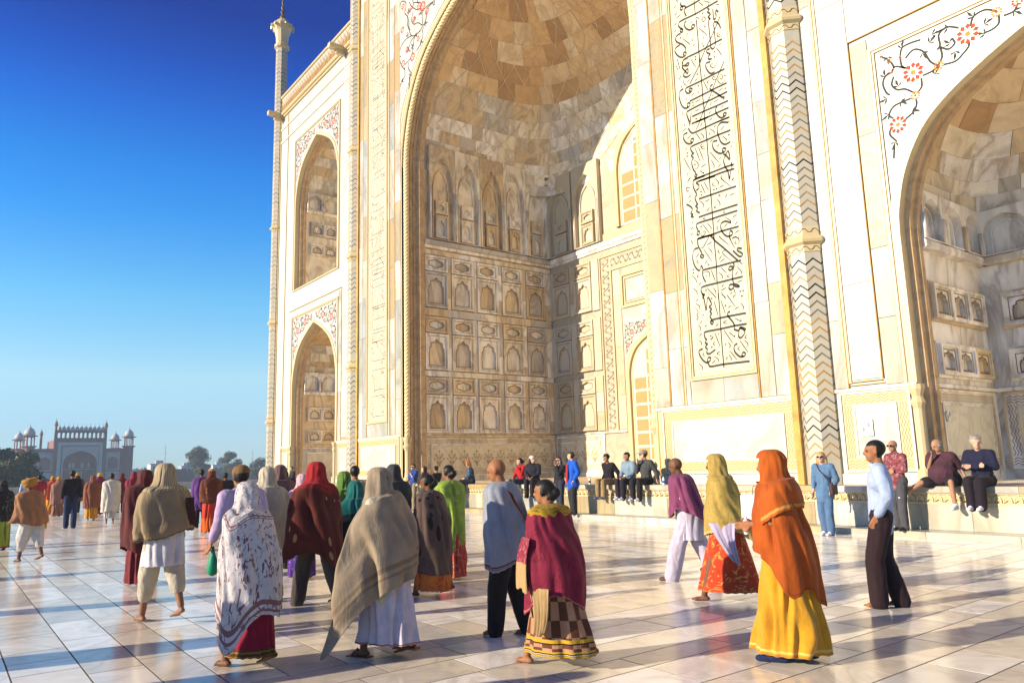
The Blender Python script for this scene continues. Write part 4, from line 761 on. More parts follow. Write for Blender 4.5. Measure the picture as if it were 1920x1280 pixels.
def scroll(q, a0, a1, b0, b1, vert):
    L = (b1-b0) if vert else (a1-a0); W_ = (a1-a0) if vert else (b1-b0); n = int(L/.30)
    pts = []
    for i in range(n*6+1):
        s = L*i/(n*6); o = W_*(.5+.32*math.sin(i*math.pi/6*1.0)); pts.append((a0+o, b0+s) if vert else (a0+s, b0+o))
    q.ribbon(pts, .03, .03)
    for i in range(n*2):
        s = L*(i+.5)/(n*2); o = W_*(.5+.26*(1 if i % 2 else -1)); x, z = (a0+o, b0+s) if vert else (a0+s, b0+o)
        q.fan([(x+.055*math.cos(t*math.pi/3), z+.055*math.sin(t*math.pi/3)) for t in range(6)], .032)
scroll(q, -25.5, -24.9, 3.1, 11.2, True); scroll(q, -24.85, 2*XC+24.85, 10.7, 11.2, False); scroll(q, 2*XC+24.9, 2*XC+25.5, 3.1, 11.2, True)
part(q, 'scroll_border', plain('relief_grey', (.24,.20,.13), .6, .2))
zone(BW, -24.75, -24.25, 3.05, 10.5, 1.2, 2.4, LGT, .03, 1, 'wall_block')
q = PL(BW); q.ring(-24.2, 2*XC+24.2, 8.6, 10.2, .10, 0, .07); q.ring(-24.0, 2*XC+24.0, 8.8, 10.0, .05, 0, .05); part(q, 'panel_frame', FRAME)
q = PL(BW); q.rect(-23.9, 2*XC+23.9, 8.9, 9.9, 0, .03); part(q, 'overdoor_panel', PANELW)
q = PL(BW); hwD = 1.95; q.plate([(-24.2, 5.4)]+arch(XC, hwD, 5.4, 2.1)+[(2*XC+24.2, 5.4), (2*XC+24.2, 8.5), (-24.2, 8.5)], [], 0, .03); spn = part(q, 'door_spandrel', PANELW)
spandrel(lambda a, b, d: BW(a, b, d+.012), spn, lambda x, z: (XC+(x+4.37)*.63, 7.5+(z-9.85)*.57), VINE, VLEAF, VFLOW, .022, .12)
def jali(cx, hw, zb, zs, rise, cols_, dz, name, depth=-.12):
    q = PL(BW); o1 = arch(cx, hw, zs, rise, zb); o2 = arch(cx, hw-.22, zs, rise-.2, zb); o3 = arch(cx, hw-.34, zs, rise-.3, zb)
    q.mb.rows([[BW(a, b, .0) for a, b in o1], [BW(a, b, .14) for a, b in o1], [BW(a, b, .14) for a, b in o2], [BW(a, b, .03) for a, b in o2], [BW(a, b, .03) for a, b in o3], [BW(a, b, .016) for a, b in o3]]); d = part(q, name, FRAME)
    q = PL(BW); q.fan(o3, .016); part(q, 'jali_ground', WALL, d)
    iw = hw-.40; cw = 2*iw/cols_
    k = 0; z = zb+.12
    while z < zs+rise-.55:
        for c in range(cols_):
            a0 = cx-iw+c*cw+.05; a1 = a0+cw-.10; z1 = z+dz-.12
            # keep the pane inside the arch
            lim = max([b for a, b in o3 if min(abs(a-a0), abs(a-a1)) < .35] or [zs])
            f = (abs((a0+a1)/2-cx)+cw*.5)/(hw-.34)
            zmx = zs+(rise-.3)*(1-f**1.6) if f < 1 else zs
            if z1 > zmx: z1 = zmx-.05
            if z1-z > .15:
                q = PL(BW); q.rect(a0, a1, z, z1, .012, .03); part(q, 'jali_pane', AMBER, d)
        z += dz; k += 1
jali(XC, hwD, PZ, 5.4, 2.1, 4, .62, 'doorway')
jali(XC, 2.1, 12.5, 15.1, 2.4, 4, .62, 'upper_window')
for c in (-28.2, -26.2):
    niche_arcade(BW, c-.95, c+.95, 1, 12.1, 4.2, LGT, maus)
q = PL(BW); q.rect(-25.2, 2*XC+25.2, 12.06, 12.4, 0, .10, .02); part(q, 'window_sill', FRAME)
NOTE = plain('notice_white', (.70,.68,.62), .5, .05); NMARK = plain('notice_grey', (.25,.25,.26), .5, .1)
def notice(M, a, b, w_, h_, lab, rd=False):
    e = empty('notice', M(a, b, .06)); q = PL(M)
    if rd: q.plate([(a+w_/2*math.cos(t*math.pi/10), b+w_/2*math.sin(t*math.pi/10)) for t in range(20)], [], .05, .075)
    else: q.rect(a-w_/2, a+w_/2, b-h_/2, b+h_/2, .05, .075)
    fin(q.build('plate', NOTE), e)
    for dx_, dz_ in ((-.06, -.03), (.06, .06)):
        q = PL(M); q.fan([(a+dx_*w_/.3+.035*math.cos(t*math.pi/4), b+dz_*h_/.36+.06*math.sin(t*math.pi/4)) for t in range(8)], .078); fin(q.build('footprint_mark', NMARK), e)
    tag(e, lab, 'notice')
notice(BM, -8.62, 2.16, .30, .36, 'small white notice with grey footprints on the dado beside the chevron column')
notice(lambda a, b, d: (-7.45+d, a, b), 16.95+.4, 2.35, .22, .24, 'small round white notice inside the right niche', True)
notice(lambda a, b, d: (XL+d, a, b), 17.35, 3.12, .24, .30, 'small white notice on the inner left wall of the great portal')
# ================================================================== PLINTH
plinth = empty('plinth', (XC, 15.4, 0)); tag(plinth, 'low white marble plinth with petal frieze and step running along the facade', 'plinth')
PX0, PX1 = -50.0, 6.0; PY = 15.35
b = MB(); b.box(PX0, PX1, PY+.06, 16.6, -.03, PZ-.05); fin(b.build('core', WALL), plinth)
x = PX0
while x < PX1-.1:                          # top slabs
    x2 = min(PX1, x+rnd.uniform(1.2, 2.2)); b = MB(); b.box(x+.003, x2-.003, PY-.05, 16.19, PZ-.12, PZ); fin(b.build('top_slab', WHITE), plinth); x = x2
x = PX0
while x < PX1-.1:                          # face slabs
    x2 = min(PX1, x+rnd.uniform(1.0, 2.2)); q = PL(lambda a, b, d: (a, PY+.05-d, b)); q.rect(x+.002, x2-.002, .12, .60, 0, .05, .006); fin(q.build('face_slab', WHITE), plinth); x = x2
x = PX0
while x < PX1-.1:
    x2 = min(PX1, x+rnd.uniform(1.4, 2.6)); b = MB(); b.box(x+.003, x2-.003, 14.82, PY+.05, -.03, .12); fin(b.build('step_slab', WHITE), plinth); x = x2
q = PL(lambda a, b, d: (a, PY+.06-d, b)); q.rect(PX0, PX1, .60, .64, 0, .06); q.rect(PX0, PX1, .79, .82, 0, .07); q.rect(PX0, PX1, .64, .79, 0, .02); fin(q.build('frieze_bed', FRAME), plinth)
n = int((PX1-PX0)/.17)
pet = PL(lambda a, b, d: (a, -d, b)); hw = .074
prof = [(-hw, .0), (-hw*1.02, .06), (-hw*.75, .11), (0, .148), (hw*.75, .11), (hw*1.02, .06), (hw, .0)]
pet.mb.rows([[(a, -.0, b) for a, b in prof], [(a, -.03, b) for a, b in prof], [(a*.72, -.036, b*.78+.012) for a, b in prof], [(a*.60, -.022, b*.62+.016) for a, b in prof], [(a*.05, -.05, .05) for a, b in prof]])
pm = pet.mb.mesh('petal')
pm.materials.append(FRAME)
cand = sorted(range(n), key=lambda k: abs((PX0+(k+.5)*.17)-(-6)))
keep = set(cand[:300]); rest = MB()
for k in range(n):
    x = PX0+(k+.5)*.17
    if x > -1.0 and k in keep and x > 2: continue
    if k in keep: o = link('petal', pm, None); o.location = (x, PY+.04, .641); fin(o, plinth)
    else: rest.add([(a+x, b+PY+.04, c+.641) for a, b, c in [tuple(v.co) for v in pm.vertices]], [tuple(p_.vertices) for p_ in pm.polygons])
tag(fin(rest.build('petals', FRAME), plinth), kind='stuff')

def bottle(x, y, lab, cl):
    e = empty('bottle', (x, y, PZ)); m = MB(); m.lathe([(.028, PZ), (.033, PZ+.01), (.033, PZ+.15), (.014, PZ+.19), (.014, PZ+.21)], x, y, 12); fin(m.build('body', plain('clear_plastic', (.62,.68,.72), .15, .05), None, True), e)
    m = MB(); m.lathe([(.0345, PZ+.05), (.0345, PZ+.11)], x, y, 12); fin(m.build('label_band', cl, None, True), e)
    m = MB(); m.lathe([(.016, PZ+.21), (.016, PZ+.235)], x, y, 10); fin(m.build('cap', cl), e); tag(e, lab, 'bottle')
bottle(-13.95, 15.5, 'plastic water bottle with blue band on the plinth right of the capped man', plain('blue_label', (.03,.12,.42), .4, .1))
bottle(-16.9, 15.55, 'dark-capped bottle on the plinth right of the blue-jacketed man', plain('black_label', (.02,.02,.025), .4, .1))
# ================================================================== BEYOND THE TERRACE
STONE = plain('terrace_stone', (.50,.44,.34), .8, .2, .8)
for y in range(-45, 62, 6):
    pass
pw = empty('parapet_wall', (-91, 5, 0)); tag(pw, 'low pale stone parapet along the far edge of the terrace', 'wall')
y = -45.0
while y < 61.9:
    y2 = min(62, y+3.0); b = MB(); b.box(-91.6, -91.0, y+.02, y2-.02, -.03, .62); b.box(-91.7, -90.9, y+.01, y2-.01, .62, .78); fin(b.build('parapet_block', STONE), pw); y = y2
SAND = plain('red_sandstone', (.21,.10,.085), .8, .25, .4)
SANDD = plain('red_sandstone_niche', (.20,.08,.06), .85, .25, .4)
GWH = plain('gate_marble', (.42,.42,.42), .6, .12, .5)
K = 1.28
gy = lambda v: v*K
gz = lambda v: 1.55+(v-1.55)*K
GX = -320.0
gate = empty('gateway', (GX, gy(32.2), -6.7)); tag(gate, 'distant red sandstone gateway with white inlay, arched portal and domed corner towers', 'gateway')
GM = lambda a, b, d: (GX+d, gy(a), gz(b))
def gp(q, name, mat, par=None, smooth=False):
    if name in ('gallery_post', 'gallery_eave'):
        for m in pieces(q.mb): o = fin(m.build(name, mat, None, smooth), par or gate)
        return o
    o = q.build(name, mat, None, smooth); return fin(o, par or gate)
GB = (-6.7-1.55)/K+1.55
q = PL(GM); q.plate([(26, GB)]+arch(32.3, 4.3, 5.6, 3.65, GB)+[(38.4, GB), (38.4, 12.6), (26, 12.6)], [], -5, 0)
gp(q, 'portal', SAND)
b = MB(); b.box(GX-28, GX-5*1, gy(26), gy(38.4), -6.7, gz(12.6)); b.box(GX-30, GX-.6, gy(20), gy(26), -6.7, gz(9.9)); b.box(GX-30, GX-.6, gy(38.4), gy(44.2), -6.7, gz(9.9)); b.box(GX-5.1, GX-4.9, gy(26.2), gy(38.2), -6.7, gz(12)); gp(b, 'body', SAND)
q = PL(GM); q.ring(26.5, 37.9, GB, 11.65, .85, 0, .12, bottom=False); gp(q, 'inlay_band', GWH)
q = PL(GM); q.plate([(27.7, 5.6)]+arch(32.3, 4.55, 5.6, 3.85)+[(36.9, 5.6), (36.9, 10.5), (27.7, 10.5)], [], 0, .12); gp(q, 'spandrel', plain('gate_spandrel', (.42,.36,.33), .7, .3, 2))
q = PL(GM); o1 = arch(32.3, 4.6, 5.6, 3.95, GB); o2 = arch(32.3, 4.3, 5.6, 3.65, GB); q.mb.rows([[GM(a, b, .0) for a, b in o1], [GM(a, b, .2) for a, b in o1], [GM(a, b, .2) for a, b in o2], [GM(a, b, -.3) for a, b in o2]]); gp(q, 'arch_rim', GWH)
NM = lambda a, b, d: GM(a, b, d-4.9)
for c, hw in ((30.2, .35), (33.3, .35), (31.1, .30), (35, .3)):
    q = PL(NM); q.plate(arch(c, hw, 5.4, .6, 4.4), [], 0, .1); gp(q, 'screen_window', GWH)
q = PL(NM); q.rect(28.2, 36.4, 3.9, 4.1, 0, .3); gp(q, 'niche_band', GWH)
q = PL(NM); q.ring(31.2, 33.4, GB, 3.4, .2, 0, .2, bottom=False); gp(q, 'door_frame', GWH)
q = PL(NM); q.rect(31.45, 33.15, GB, 3.2, 0, .08); gp(q, 'door', SANDD)
for c0, c1 in ((21.85, 25.45), (38.95, 42.55)):
    cxg = (c0+c1)/2
    for zb_, zt in ((3.6, 8.8), (-2.6, 3.2)):
        q = PL(GM); q.ring(c0, c1, zb_, zt, .22, -.6, .1-.5); fo_ = gp(q, 'bay_frame', GWH)
        q = PL(GM); zs_ = zb_+(zt-zb_)*.5
        q.plate([(c0+.3, zb_+.25), (c1-.3, zb_+.25), (c1-.3, zt-.3), (c0+.3, zt-.3)], [arch(cxg, 1.35, zs_, 1.35, zb_+.3)], -2.2, -.5); gp(q, 'bay_arch', plain('gate_spandrel', (.42,.36,.33)))
        q = PL(GM); q.rect(c0+.3, c1-.3, zb_+.2, zt-.2, -2.4, -2.2); gp(q, 'bay_niche', SANDD)
# gallery of arches with its row of little domes
n = 11; w_ = 12.2/n
for k in range(n):
    c = 26.1+w_*(k+.5); q = PL(GM)
    q.plate([(c-w_/2+.01, 12.65), (c+w_/2-.01, 12.65), (c+w_/2-.01, 14.9), (c-w_/2+.01, 14.9)], [arch(c, w_*.36, 13.9, .55, 12.9)], -.7, 0); gp(q, 'gallery_arch', SAND)
    m = MB(); m.lathe([(w_*.46*K, gz(15.0)), (w_*.5*K, gz(15.35)), (w_*.44*K, gz(15.75)), (w_*.25*K, gz(16.1)), (w_*.08*K, gz(16.3)), (w_*.09*K, gz(16.5)), (.03, gz(17.15))], GX-.6, gy(c), 10); gp(m, 'gallery_dome', GWH, smooth=True)
q = PL(GM); q.rect(25.9, 38.5, 14.9, 15.05, -1.2, .5); q.rect(25.9, 38.5, 12.55, 12.66, -.8, .3); gp(q, 'gallery_eave', SAND)
q = PL(lambda a, b, d: GM(a, b, d-3)); n2 = 11
for k in range(n2+1):
    a = 26.1+12.2*k/n2; q.rect(a-.08, a+.08, 12.65, 14.9, -.2, .0)
gp(q, 'gallery_post', SAND)
for py, top, back in ((25.75, 18.5, 0), (38.45, 18.3, 0), (24.1, 16.8, 26), (40.0, 16.8, 26)):
    m = MB(); X = GX+.2-back; m.lathe([(.42, -6.7), (.42, gz(top-2.2)), (.6, gz(top-2.15)), (.7, gz(top-1.9)), (.45, gz(top-1.7)), (.5, gz(top-1.35)), (.3, gz(top-1.0)), (.08, gz(top-.8)), (.1, gz(top-.6)), (.02, gz(top))], X, gy(py), 8); gp(m, 'corner_turret', SAND)
def gtower(Xc, yc, r, zb_, zbal, zt, name, lower=True):
    m = MB()
    if lower: m.lathe([(r, -6.7), (r, zbal-.6), (r+.7, zbal-.1), (r+.7, zbal+.1), (r, zbal+.1)], Xc, yc, 8, R(22.5))
    else: m.lathe([(r*.9, zb_), (r*.9, zbal), (r, zbal+.15), (r, zbal+.3)], Xc, yc, 8, R(22.5))
    t = gp(m, name, SAND)
    h = zt-zbal; ze = zbal+h*.46
    for k in range(8):
        an = R(22.5)+k*math.pi/4; m = MB(); x, y_ = Xc+(r-.25)*math.cos(an), yc+(r-.25)*math.sin(an); m.tube([(x, y_, zbal), (x, y_, ze)], .16, 6); gp(m, 'chhatri_column', SAND, t)
    m = MB(); m.lathe([(r*.95, ze-.5), (r*.95, ze), (r+.9, ze-.15), (r+.9, ze), (r*.9, ze+.35)], Xc, yc, 8, R(22.5)); gp(m, 'chhatri_eave', SAND, t)
    m = MB(); m.lathe([(r*.86, ze+.3), (r*.95, ze+h*.10), (r*.90, ze+h*.18), (r*.68, ze+h*.28), (r*.34, ze+h*.35), (.16, ze+h*.40), (.22, ze+h*.44), (.08, ze+h*.47), (.03, zt)], Xc, yc, 16); gp(m, 'chhatri_dome', GWH, t, smooth=True)
gtower(GX-1.5, gy(44.9), 1.75, -6.7, gz(10.5), gz(16.4), 'corner_tower')
gtower(GX-1.5, gy(19.6), 1.9, -6.7, gz(10.6), gz(16.9), 'corner_tower')
gtower(GX-28, gy(44.6), 1.7, gz(9.9), gz(10.6), gz(16.2), 'rear_tower')
gtower(GX-28, gy(18.6), 1.7, gz(9.9), gz(10.6), gz(16.4), 'rear_tower')

# garden wall and far roofs
gw = empty('garden_wall', (-345, 120, -6.7)); tag(gw, 'long dark red garden wall beyond the trees, right of the gateway', 'wall')
for k in range(14):
    b = MB(); b.box(-346, -344, 57+k*9+.05, 66+k*9-.05, -6.7, 3.6+.25*((k*7) % 3)); fin(b.build('wall_panel', SAND), gw)
HW_ = plain('far_house_paint', (.55,.54,.52), .8, .15, .2); HG_ = plain('far_house_grey', (.36,.36,.38), .8, .15, .2)
for i, (x, y, wx, wy, h, lab) in enumerate([(-430, 92, 8, 10, 8.5, 'small pale flat-roofed house just right of the gateway'), (-440, 108, 8, 7, 7.2, 'low white house beyond the garden wall beside the thin mast'), (-450, 128, 8, 9, 7.6, 'low grey house behind the garden wall, left of the tallest tree'), (-520, 238, 9, 12, 11.0, 'white house roof showing between the two trees near the marble corner')]):
    h_ = empty('house', (x, y, -6.7)); b = MB(); b.box(x-wx/2, x+wx/2, y-wy/2, y+wy/2, -6.7, h-1.2); fin(b.build('wall', HW_ if i % 2 == 0 else HG_), h_)
    b = MB(); b.box(x-wx/2-.3, x+wx/2+.3, y-wy/2-.3, y+wy/2+.3, h-1.2, h-.8); b.box(x-1, x+1.5, y-2, y+1.5, h-.8, h+.8); fin(b.build('roof', HG_), h_)
    for k in range(3):
        b = MB(); b.box(x+wx/2, x+wx/2+.05, y-wy/2+1+k*wy/3.2, y-wy/2+2.3+k*wy/3.2, h-4, h-2.2); fin(b.build('window', plain('dark_pane', (.05,.06,.07), .2, .1)), h_)
    tag(h_, lab, 'house')
def mast(x, y, top, lab):
    e = empty('mast', (x, y, -6.7)); st = plain('mast_steel', (.25,.25,.27), .5, .1)
    m = MB(); m.tube([(x, y, -6.7), (x, y, top)], [.22, .08], 6); fin(m.build('pole', st), e)
    m = MB()
    for k in range(4): m.tube([(x, y-.9+.1*k, top-2-2.5*k), (x, y+.9-.1*k, top-2-2.5*k)], .06, 4)
    tag(fin(m.build('crossbars', st), e), kind='stuff'); tag(e, lab, 'mast')
mast(-400, 88, 16.7, 'thin radio mast standing alone right of the gateway'); mast(-400, 130.5, 13.5, 'short mast near the marble corner above the trees')

# trees
LEAFM = {}
def leafmat(name, a, b2):
    if name in LEAFM: return LEAFM[name]
    m, nt, bs = newmat(name); ge = nt.nodes.new('ShaderNodeNewGeometry'); r = ramp(nt, [(0, a), (1, b2)]); nt.links.new(ge.outputs['Random Per Island'], r.inputs[0]); nt.links.new(r.outputs[0], bs.inputs['Base Color'])
    bs.inputs['Roughness'].default_value = .7; LEAFM[name] = m; return m
BARK = plain('bark', (.12,.085,.06), .9, .3, 3)
def tree(x, y, zb, top, rad, lab, lm, seed, n=3600, ls=.42, low=.25, grp=None):
    rg = random.Random(seed); e = empty('tree', (x, y, zb)); h = top-zb
    lobes = []
    for k in range(15):
        an = rg.uniform(0, 6.28); rr = rad*rg.uniform(.15, .72); zz = zb+h*(low+(.92-low)*rg.uniform(.12, .95)); sz = rad*rg.uniform(.34, .52)*(1.1-.5*(zz-zb)/h)
        if zz+sz > top: zz = top-sz*.9
        lobes.append((x+rr*math.cos(an)*(1.15-.5*(zz-zb)/h), y+rr*math.sin(an)*(1.15-.5*(zz-zb)/h), zz, sz))
    lobes.append((x, y, top-rad*.34, rad*.36))
    m = MB(); m.tube([(x, y, zb), (x+rg.uniform(-.2, .2), y, zb+h*.2), (x, y+.2, zb+h*.45), (x, y, zb+h*.7)], [h*.028, h*.022, h*.016, h*.006], 8)
    for lx, ly, lz, sz in lobes[:9]:
        m.tube([(x, y, zb+h*rg.uniform(.18, .4)), ((x+lx)/2, (y+ly)/2, (zb+h*.3+lz)/2+.4), (lx, ly, lz)], [h*.012, h*.008, h*.003], 5)
    fin(m.build('trunk', BARK), e)
    c = MB()
    for lx, ly, lz, sz in lobes:
        for k in range(n//len(lobes)):
            d = Vector((rg.gauss(0, 1), rg.gauss(0, 1), rg.gauss(0, 1))).normalized(); rr = sz*(rg.random()**.38)*(1+.25*noise.noise(d*2+Vector((lx, ly, lz))))
            p_ = Vector((lx, ly, lz))+Vector((d.x*rr, d.y*rr, d.z*rr*.8)); u = Vector((rg.gauss(0, 1), rg.gauss(0, 1), rg.gauss(0, .6))).normalized(); v_ = u.cross(d); v_ = v_.normalized() if v_.length > .01 else Vector((0, 0, 1)); s = ls*rg.uniform(.6, 1.3)
            c.add([p_-u*s*.5, p_+v_*s*.32, p_+u*s*.6, p_-v_*s*.3], [(0, 1, 2, 3)])
    fin(c.build('crown', lm, recalc=False), e); tag(e, lab, 'tree', grp)
G1 = leafmat('leaf_olive', (.045,.06,.018), (.11,.12,.045)); G2 = leafmat('leaf_blue_green', (.04,.06,.035), (.085,.11,.06)); G3 = leafmat('leaf_grey_green', (.05,.07,.05), (.09,.12,.08))
tree(-150, 5.6, -6.7, 8.3, 6.0, 'broad olive tree at the left edge of the picture', G1, 1, 16000, .5, .1)
tree(-146, 11.2, -6.7, 6.5, 4.9, 'round dark tree in front of the gateway\'s left tower', G1, 2, 15000, .48, .08)
tree(-143, 8.6, -6.7, 5.0, 5.0, 'lower leafy tree between the two broad trees at far left', G1, 3, 13000, .46, .08)
tree(-300, 77.5, -6.7, 12.7, 7.2, 'tallest airy tree on the skyline midway to the marble corner', G2, 4, 6500, .6, .3)
tree(-305, 90.5, -6.7, 10.7, 5.6, 'dome-shaped tree right of the tallest skyline tree', G2, 5, 6500, .55, .25)
tree(-300, 101, -6.7, 8.0, 5.5, 'dark tree touching the marble corner on the skyline', G2, 6, 6500, .55, .2)
tree(-310, 68.5, -6.7, 6.2, 4.0, 'small hazy tree left of the tallest skyline tree', G3, 7, 4500, .5, .2)
tree(-312, 84.0, -6.7, 6.0, 4.2, 'small hazy tree between the two tallest skyline trees', G3, 8, 4500, .5, .2)
fw = MB(); rg = random.Random(5)
for k in range(9000):
    y = rg.uniform(40, 420); x = -560-rg.uniform(0, 60); h = 3.5+3.5*noise.noise(Vector((y*.03, 0, 3)))+2.5*noise.noise(Vector((y*.11, 2, 0))); z = -6.7+(h+7.7)*rg.random()**.6; s = rg.uniform(.8, 1.6)
    u = Vector((rg.gauss(0, .4), rg.gauss(0, 1), rg.gauss(0, 1))).normalized(); v_ = u.cross(Vector((1, 0, 0))).normalized(); p_ = Vector((x, y, z)); fw.add([p_-u*s, p_+v_*s*.7, p_+u*s, p_-v_*s*.7], [(0, 1, 2, 3)])
tag(fw.build('far_woods', G3, recalc=False), 'low band of far-off trees along the horizon', 'woods', kind='stuff')

# the air between: one even, pale volume round everything
hz = MB(); hz.box(-720, 70, -70, 450, -7.9, 36)
hm = bpy.data.materials.new('haze_air'); hm.use_nodes = True; hn = hm.node_tree; hn.nodes.remove(hn.nodes['Principled BSDF'])
pv = hn.nodes.new('ShaderNodeVolumePrincipled'); pv.inputs['Color'].default_value = (.72,.86,1,1); pv.inputs['Density'].default_value = .0006; pv.inputs['Anisotropy'].default_value = 0
hn.links.new(pv.outputs[0], hn.nodes['Material Output'].inputs['Volume'])
ho = hz.build('haze', hm); tag(ho, kind='stuff')
# ================================================================== PEOPLE
SKIN = {k: plain('skin_'+k, c, .55, .12, 14, bd=.001) for k, c in dict(dark=(.14,.062,.032), brown=(.21,.10,.055), tan=(.32,.17,.10), fair=(.50,.29,.20), bronze=(.26,.11,.05)).items()}
HAIR = {k: plain('hair_'+k, c, .45, .35, 40, bd=.006) for k, c in dict(black=(.012,.010,.009), brown=(.045,.025,.015), blond=(.38,.22,.08), grey=(.22,.20,.18), ginger=(.30,.11,.03)).items()}
EYE = plain('eye_dark', (.02,.015,.012), .3, .1)
def cloth(name, c, pat=None, c2=None, c3=None, scale=1.0, border=None, sheen=.04, weave=.5):
    """border: list of (v0, v1, colour) bands counted along the garment (0 top, 1 hem)"""
    if name in MATS: return MATS[name]
    dk = lambda q_: tuple(v_**1.12*.72 for v_ in q_)
    c = dk(c); c2 = dk(c2) if c2 else None; border = [(a_, b_, dk(q_)) for a_, b_, q_ in border] if border else None
    m, nt, b = newmat(name); tc = nt.nodes.new('ShaderNodeTexCoord'); uv = tc.outputs['UV']
    def sc_(vec, s):
        mp = nt.nodes.new('ShaderNodeMapping'); mp.inputs['Scale'].default_value = s; nt.links.new(vec, mp.inputs[0]); return mp.outputs[0]
    n = tex_noise(nt, tc.outputs['Object'], 7, 4, .6)
    r = ramp(nt, [(.3, tuple(x*.82 for x in c)), (.7, tuple(min(1, x*1.12) for x in c))]); nt.links.new(n, r.inputs[0]); cur = r.outputs[0]
    if pat in ('spots', 'dots'):
        vo = nt.nodes.new('ShaderNodeTexVoronoi'); vo.inputs['Scale'].default_value = 1; nt.links.new(sc_(uv, (14*scale, 9*scale, 1)), vo.inputs['Vector'])
        rr = ramp(nt, [(.0, (1,)*3), (.26 if pat == 'spots' else .16, (1,)*3), (.32 if pat == 'spots' else .2, (0,)*3)]); nt.links.new(vo.outputs['Distance'], rr.inputs[0]); cur = mixc(nt, rr.outputs[0], cur, c2)
    elif pat == 'motif':
        nn = tex_noise(nt, sc_(uv, (16*scale, 12*scale, 1)), 1, 4, .65, 1.5); rr = ramp(nt, [(.55, (0,)*3), (.59, (1,)*3)]); nt.links.new(nn, rr.inputs[0]); cur = mixc(nt, rr.outputs[0], cur, c2)
    elif pat == 'check':
        ck = nt.nodes.new('ShaderNodeTexChecker'); ck.inputs['Scale'].default_value = 1; nt.links.new(sc_(uv, (26*scale, 11*scale, 1)), ck.inputs[0]); cur = mixc(nt, ck.outputs['Fac'], cur, c2)
    elif pat == 'stripe':
        wv = nt.nodes.new('ShaderNodeTexWave'); wv.bands_direction = 'X'; wv.inputs['Scale'].default_value = 1; nt.links.new(sc_(uv, (18*scale, 1, 1)), wv.inputs[0]); rr = ramp(nt, [(.72, (0,)*3), (.8, (1,)*3)]); nt.links.new(wv.outputs['Fac'], rr.inputs[0]); cur = mixc(nt, rr.outputs[0], cur, c2)
    elif pat == 'ostripe':
        wv = nt.nodes.new('ShaderNodeTexWave'); wv.bands_direction = 'Z'; wv.inputs['Scale'].default_value = 12*scale; nt.links.new(tc.outputs['Object'], wv.inputs[0]); rr = ramp(nt, [(.6, (0,)*3), (.7, (1,)*3)]); nt.links.new(wv.outputs['Fac'], rr.inputs[0]); cur = mixc(nt, rr.outputs[0], cur, c2)
    elif pat == 'omotif':
        nn = tex_noise(nt, tc.outputs['Object'], 22*scale, 3, .6, 1.0); rr = ramp(nt, [(.52, (0,)*3), (.56, (1,)*3)]); nt.links.new(nn, rr.inputs[0]); cur = mixc(nt, rr.outputs[0], cur, c2)
    if border:
        sx = nt.nodes.new('ShaderNodeSeparateXYZ'); nt.links.new(uv, sx.inputs[0])
        for v0, v1, cc in border:
            a = nt.nodes.new('ShaderNodeMath'); a.operation = 'GREATER_THAN'; a.inputs[1].default_value = v0; nt.links.new(sx.outputs['Y'], a.inputs[0])
            d = nt.nodes.new('ShaderNodeMath'); d.operation = 'LESS_THAN'; d.inputs[1].default_value = v1; nt.links.new(sx.outputs['Y'], d.inputs[0])
            e = nt.nodes.new('ShaderNodeMath'); e.operation = 'MULTIPLY'; nt.links.new(a.outputs[0], e.inputs[0]); nt.links.new(d.outputs[0], e.inputs[1]); cur = mixc(nt, e.outputs[0], cur, cc)
    nt.links.new(cur, b.inputs['Base Color']); b.inputs['Roughness'].default_value = .85; b.inputs['Sheen Weight'].default_value = sheen; b.inputs['Specular IOR Level'].default_value = .25
    mpw = nt.nodes.new('ShaderNodeMapping'); mpw.inputs['Scale'].default_value = (1, 1, .35); nt.links.new(tc.outputs['Object'], mpw.inputs[0])
    w1 = tex_noise(nt, mpw.outputs[0], 13, 4, .62, 1.2); w2 = tex_noise(nt, tc.outputs['Object'], 90, 2, .5)
    ad = nt.nodes.new('ShaderNodeMath'); ad.operation = 'MULTIPLY_ADD'; ad.inputs[1].default_value = .12; nt.links.new(w2, ad.inputs[0]); nt.links.new(w1, ad.inputs[2]); bump(nt, b, ad.outputs[0], weave*.8, .02)
    MATS[name] = m; return m

QUEUE = []
def cap(mb, p0, p1, r0, r1, flat=None, n=10):
    """tapered capsule; flat = (axis vector, factor) squashes it"""
    p0, p1 = Vector(p0), Vector(p1); t = p1-p0; L = t.length; t = t/L if L > 1e-6 else Vector((0, 0, 1))
    q = t.cross(Vector((0, 0, 1)));
    if q.length < .1: q = t.cross(Vector((1, 0, 0)))
    q.normalize(); s = q.cross(t); vs = []; rings = []
    for a in (-80, -45, 0): rings.append((p0+t*(r0*math.sin(R(a))), r0*math.cos(R(a))))
    for a in (0, 45, 80): rings.append((p1+t*(r1*math.sin(R(a))), r1*math.cos(R(a))))
    for c, r in rings:
        for k in range(n):
            an = 2*math.pi*k/n; d = (q*math.cos(an)+s*math.sin(an))*r
            if flat: f = Vector(flat[0]); d -= f*(d.dot(f)*(1-flat[1]))
            vs.append(c+d)
    fs = [(i*n+k, i*n+(k+1) % n, (i+1)*n+(k+1) % n, (i+1)*n+k) for i in range(len(rings)-1) for k in range(n)]
    fs += [tuple(range(n-1, -1, -1)), tuple(range((len(rings)-1)*n, len(rings)*n))]
    mb.add(vs, fs)
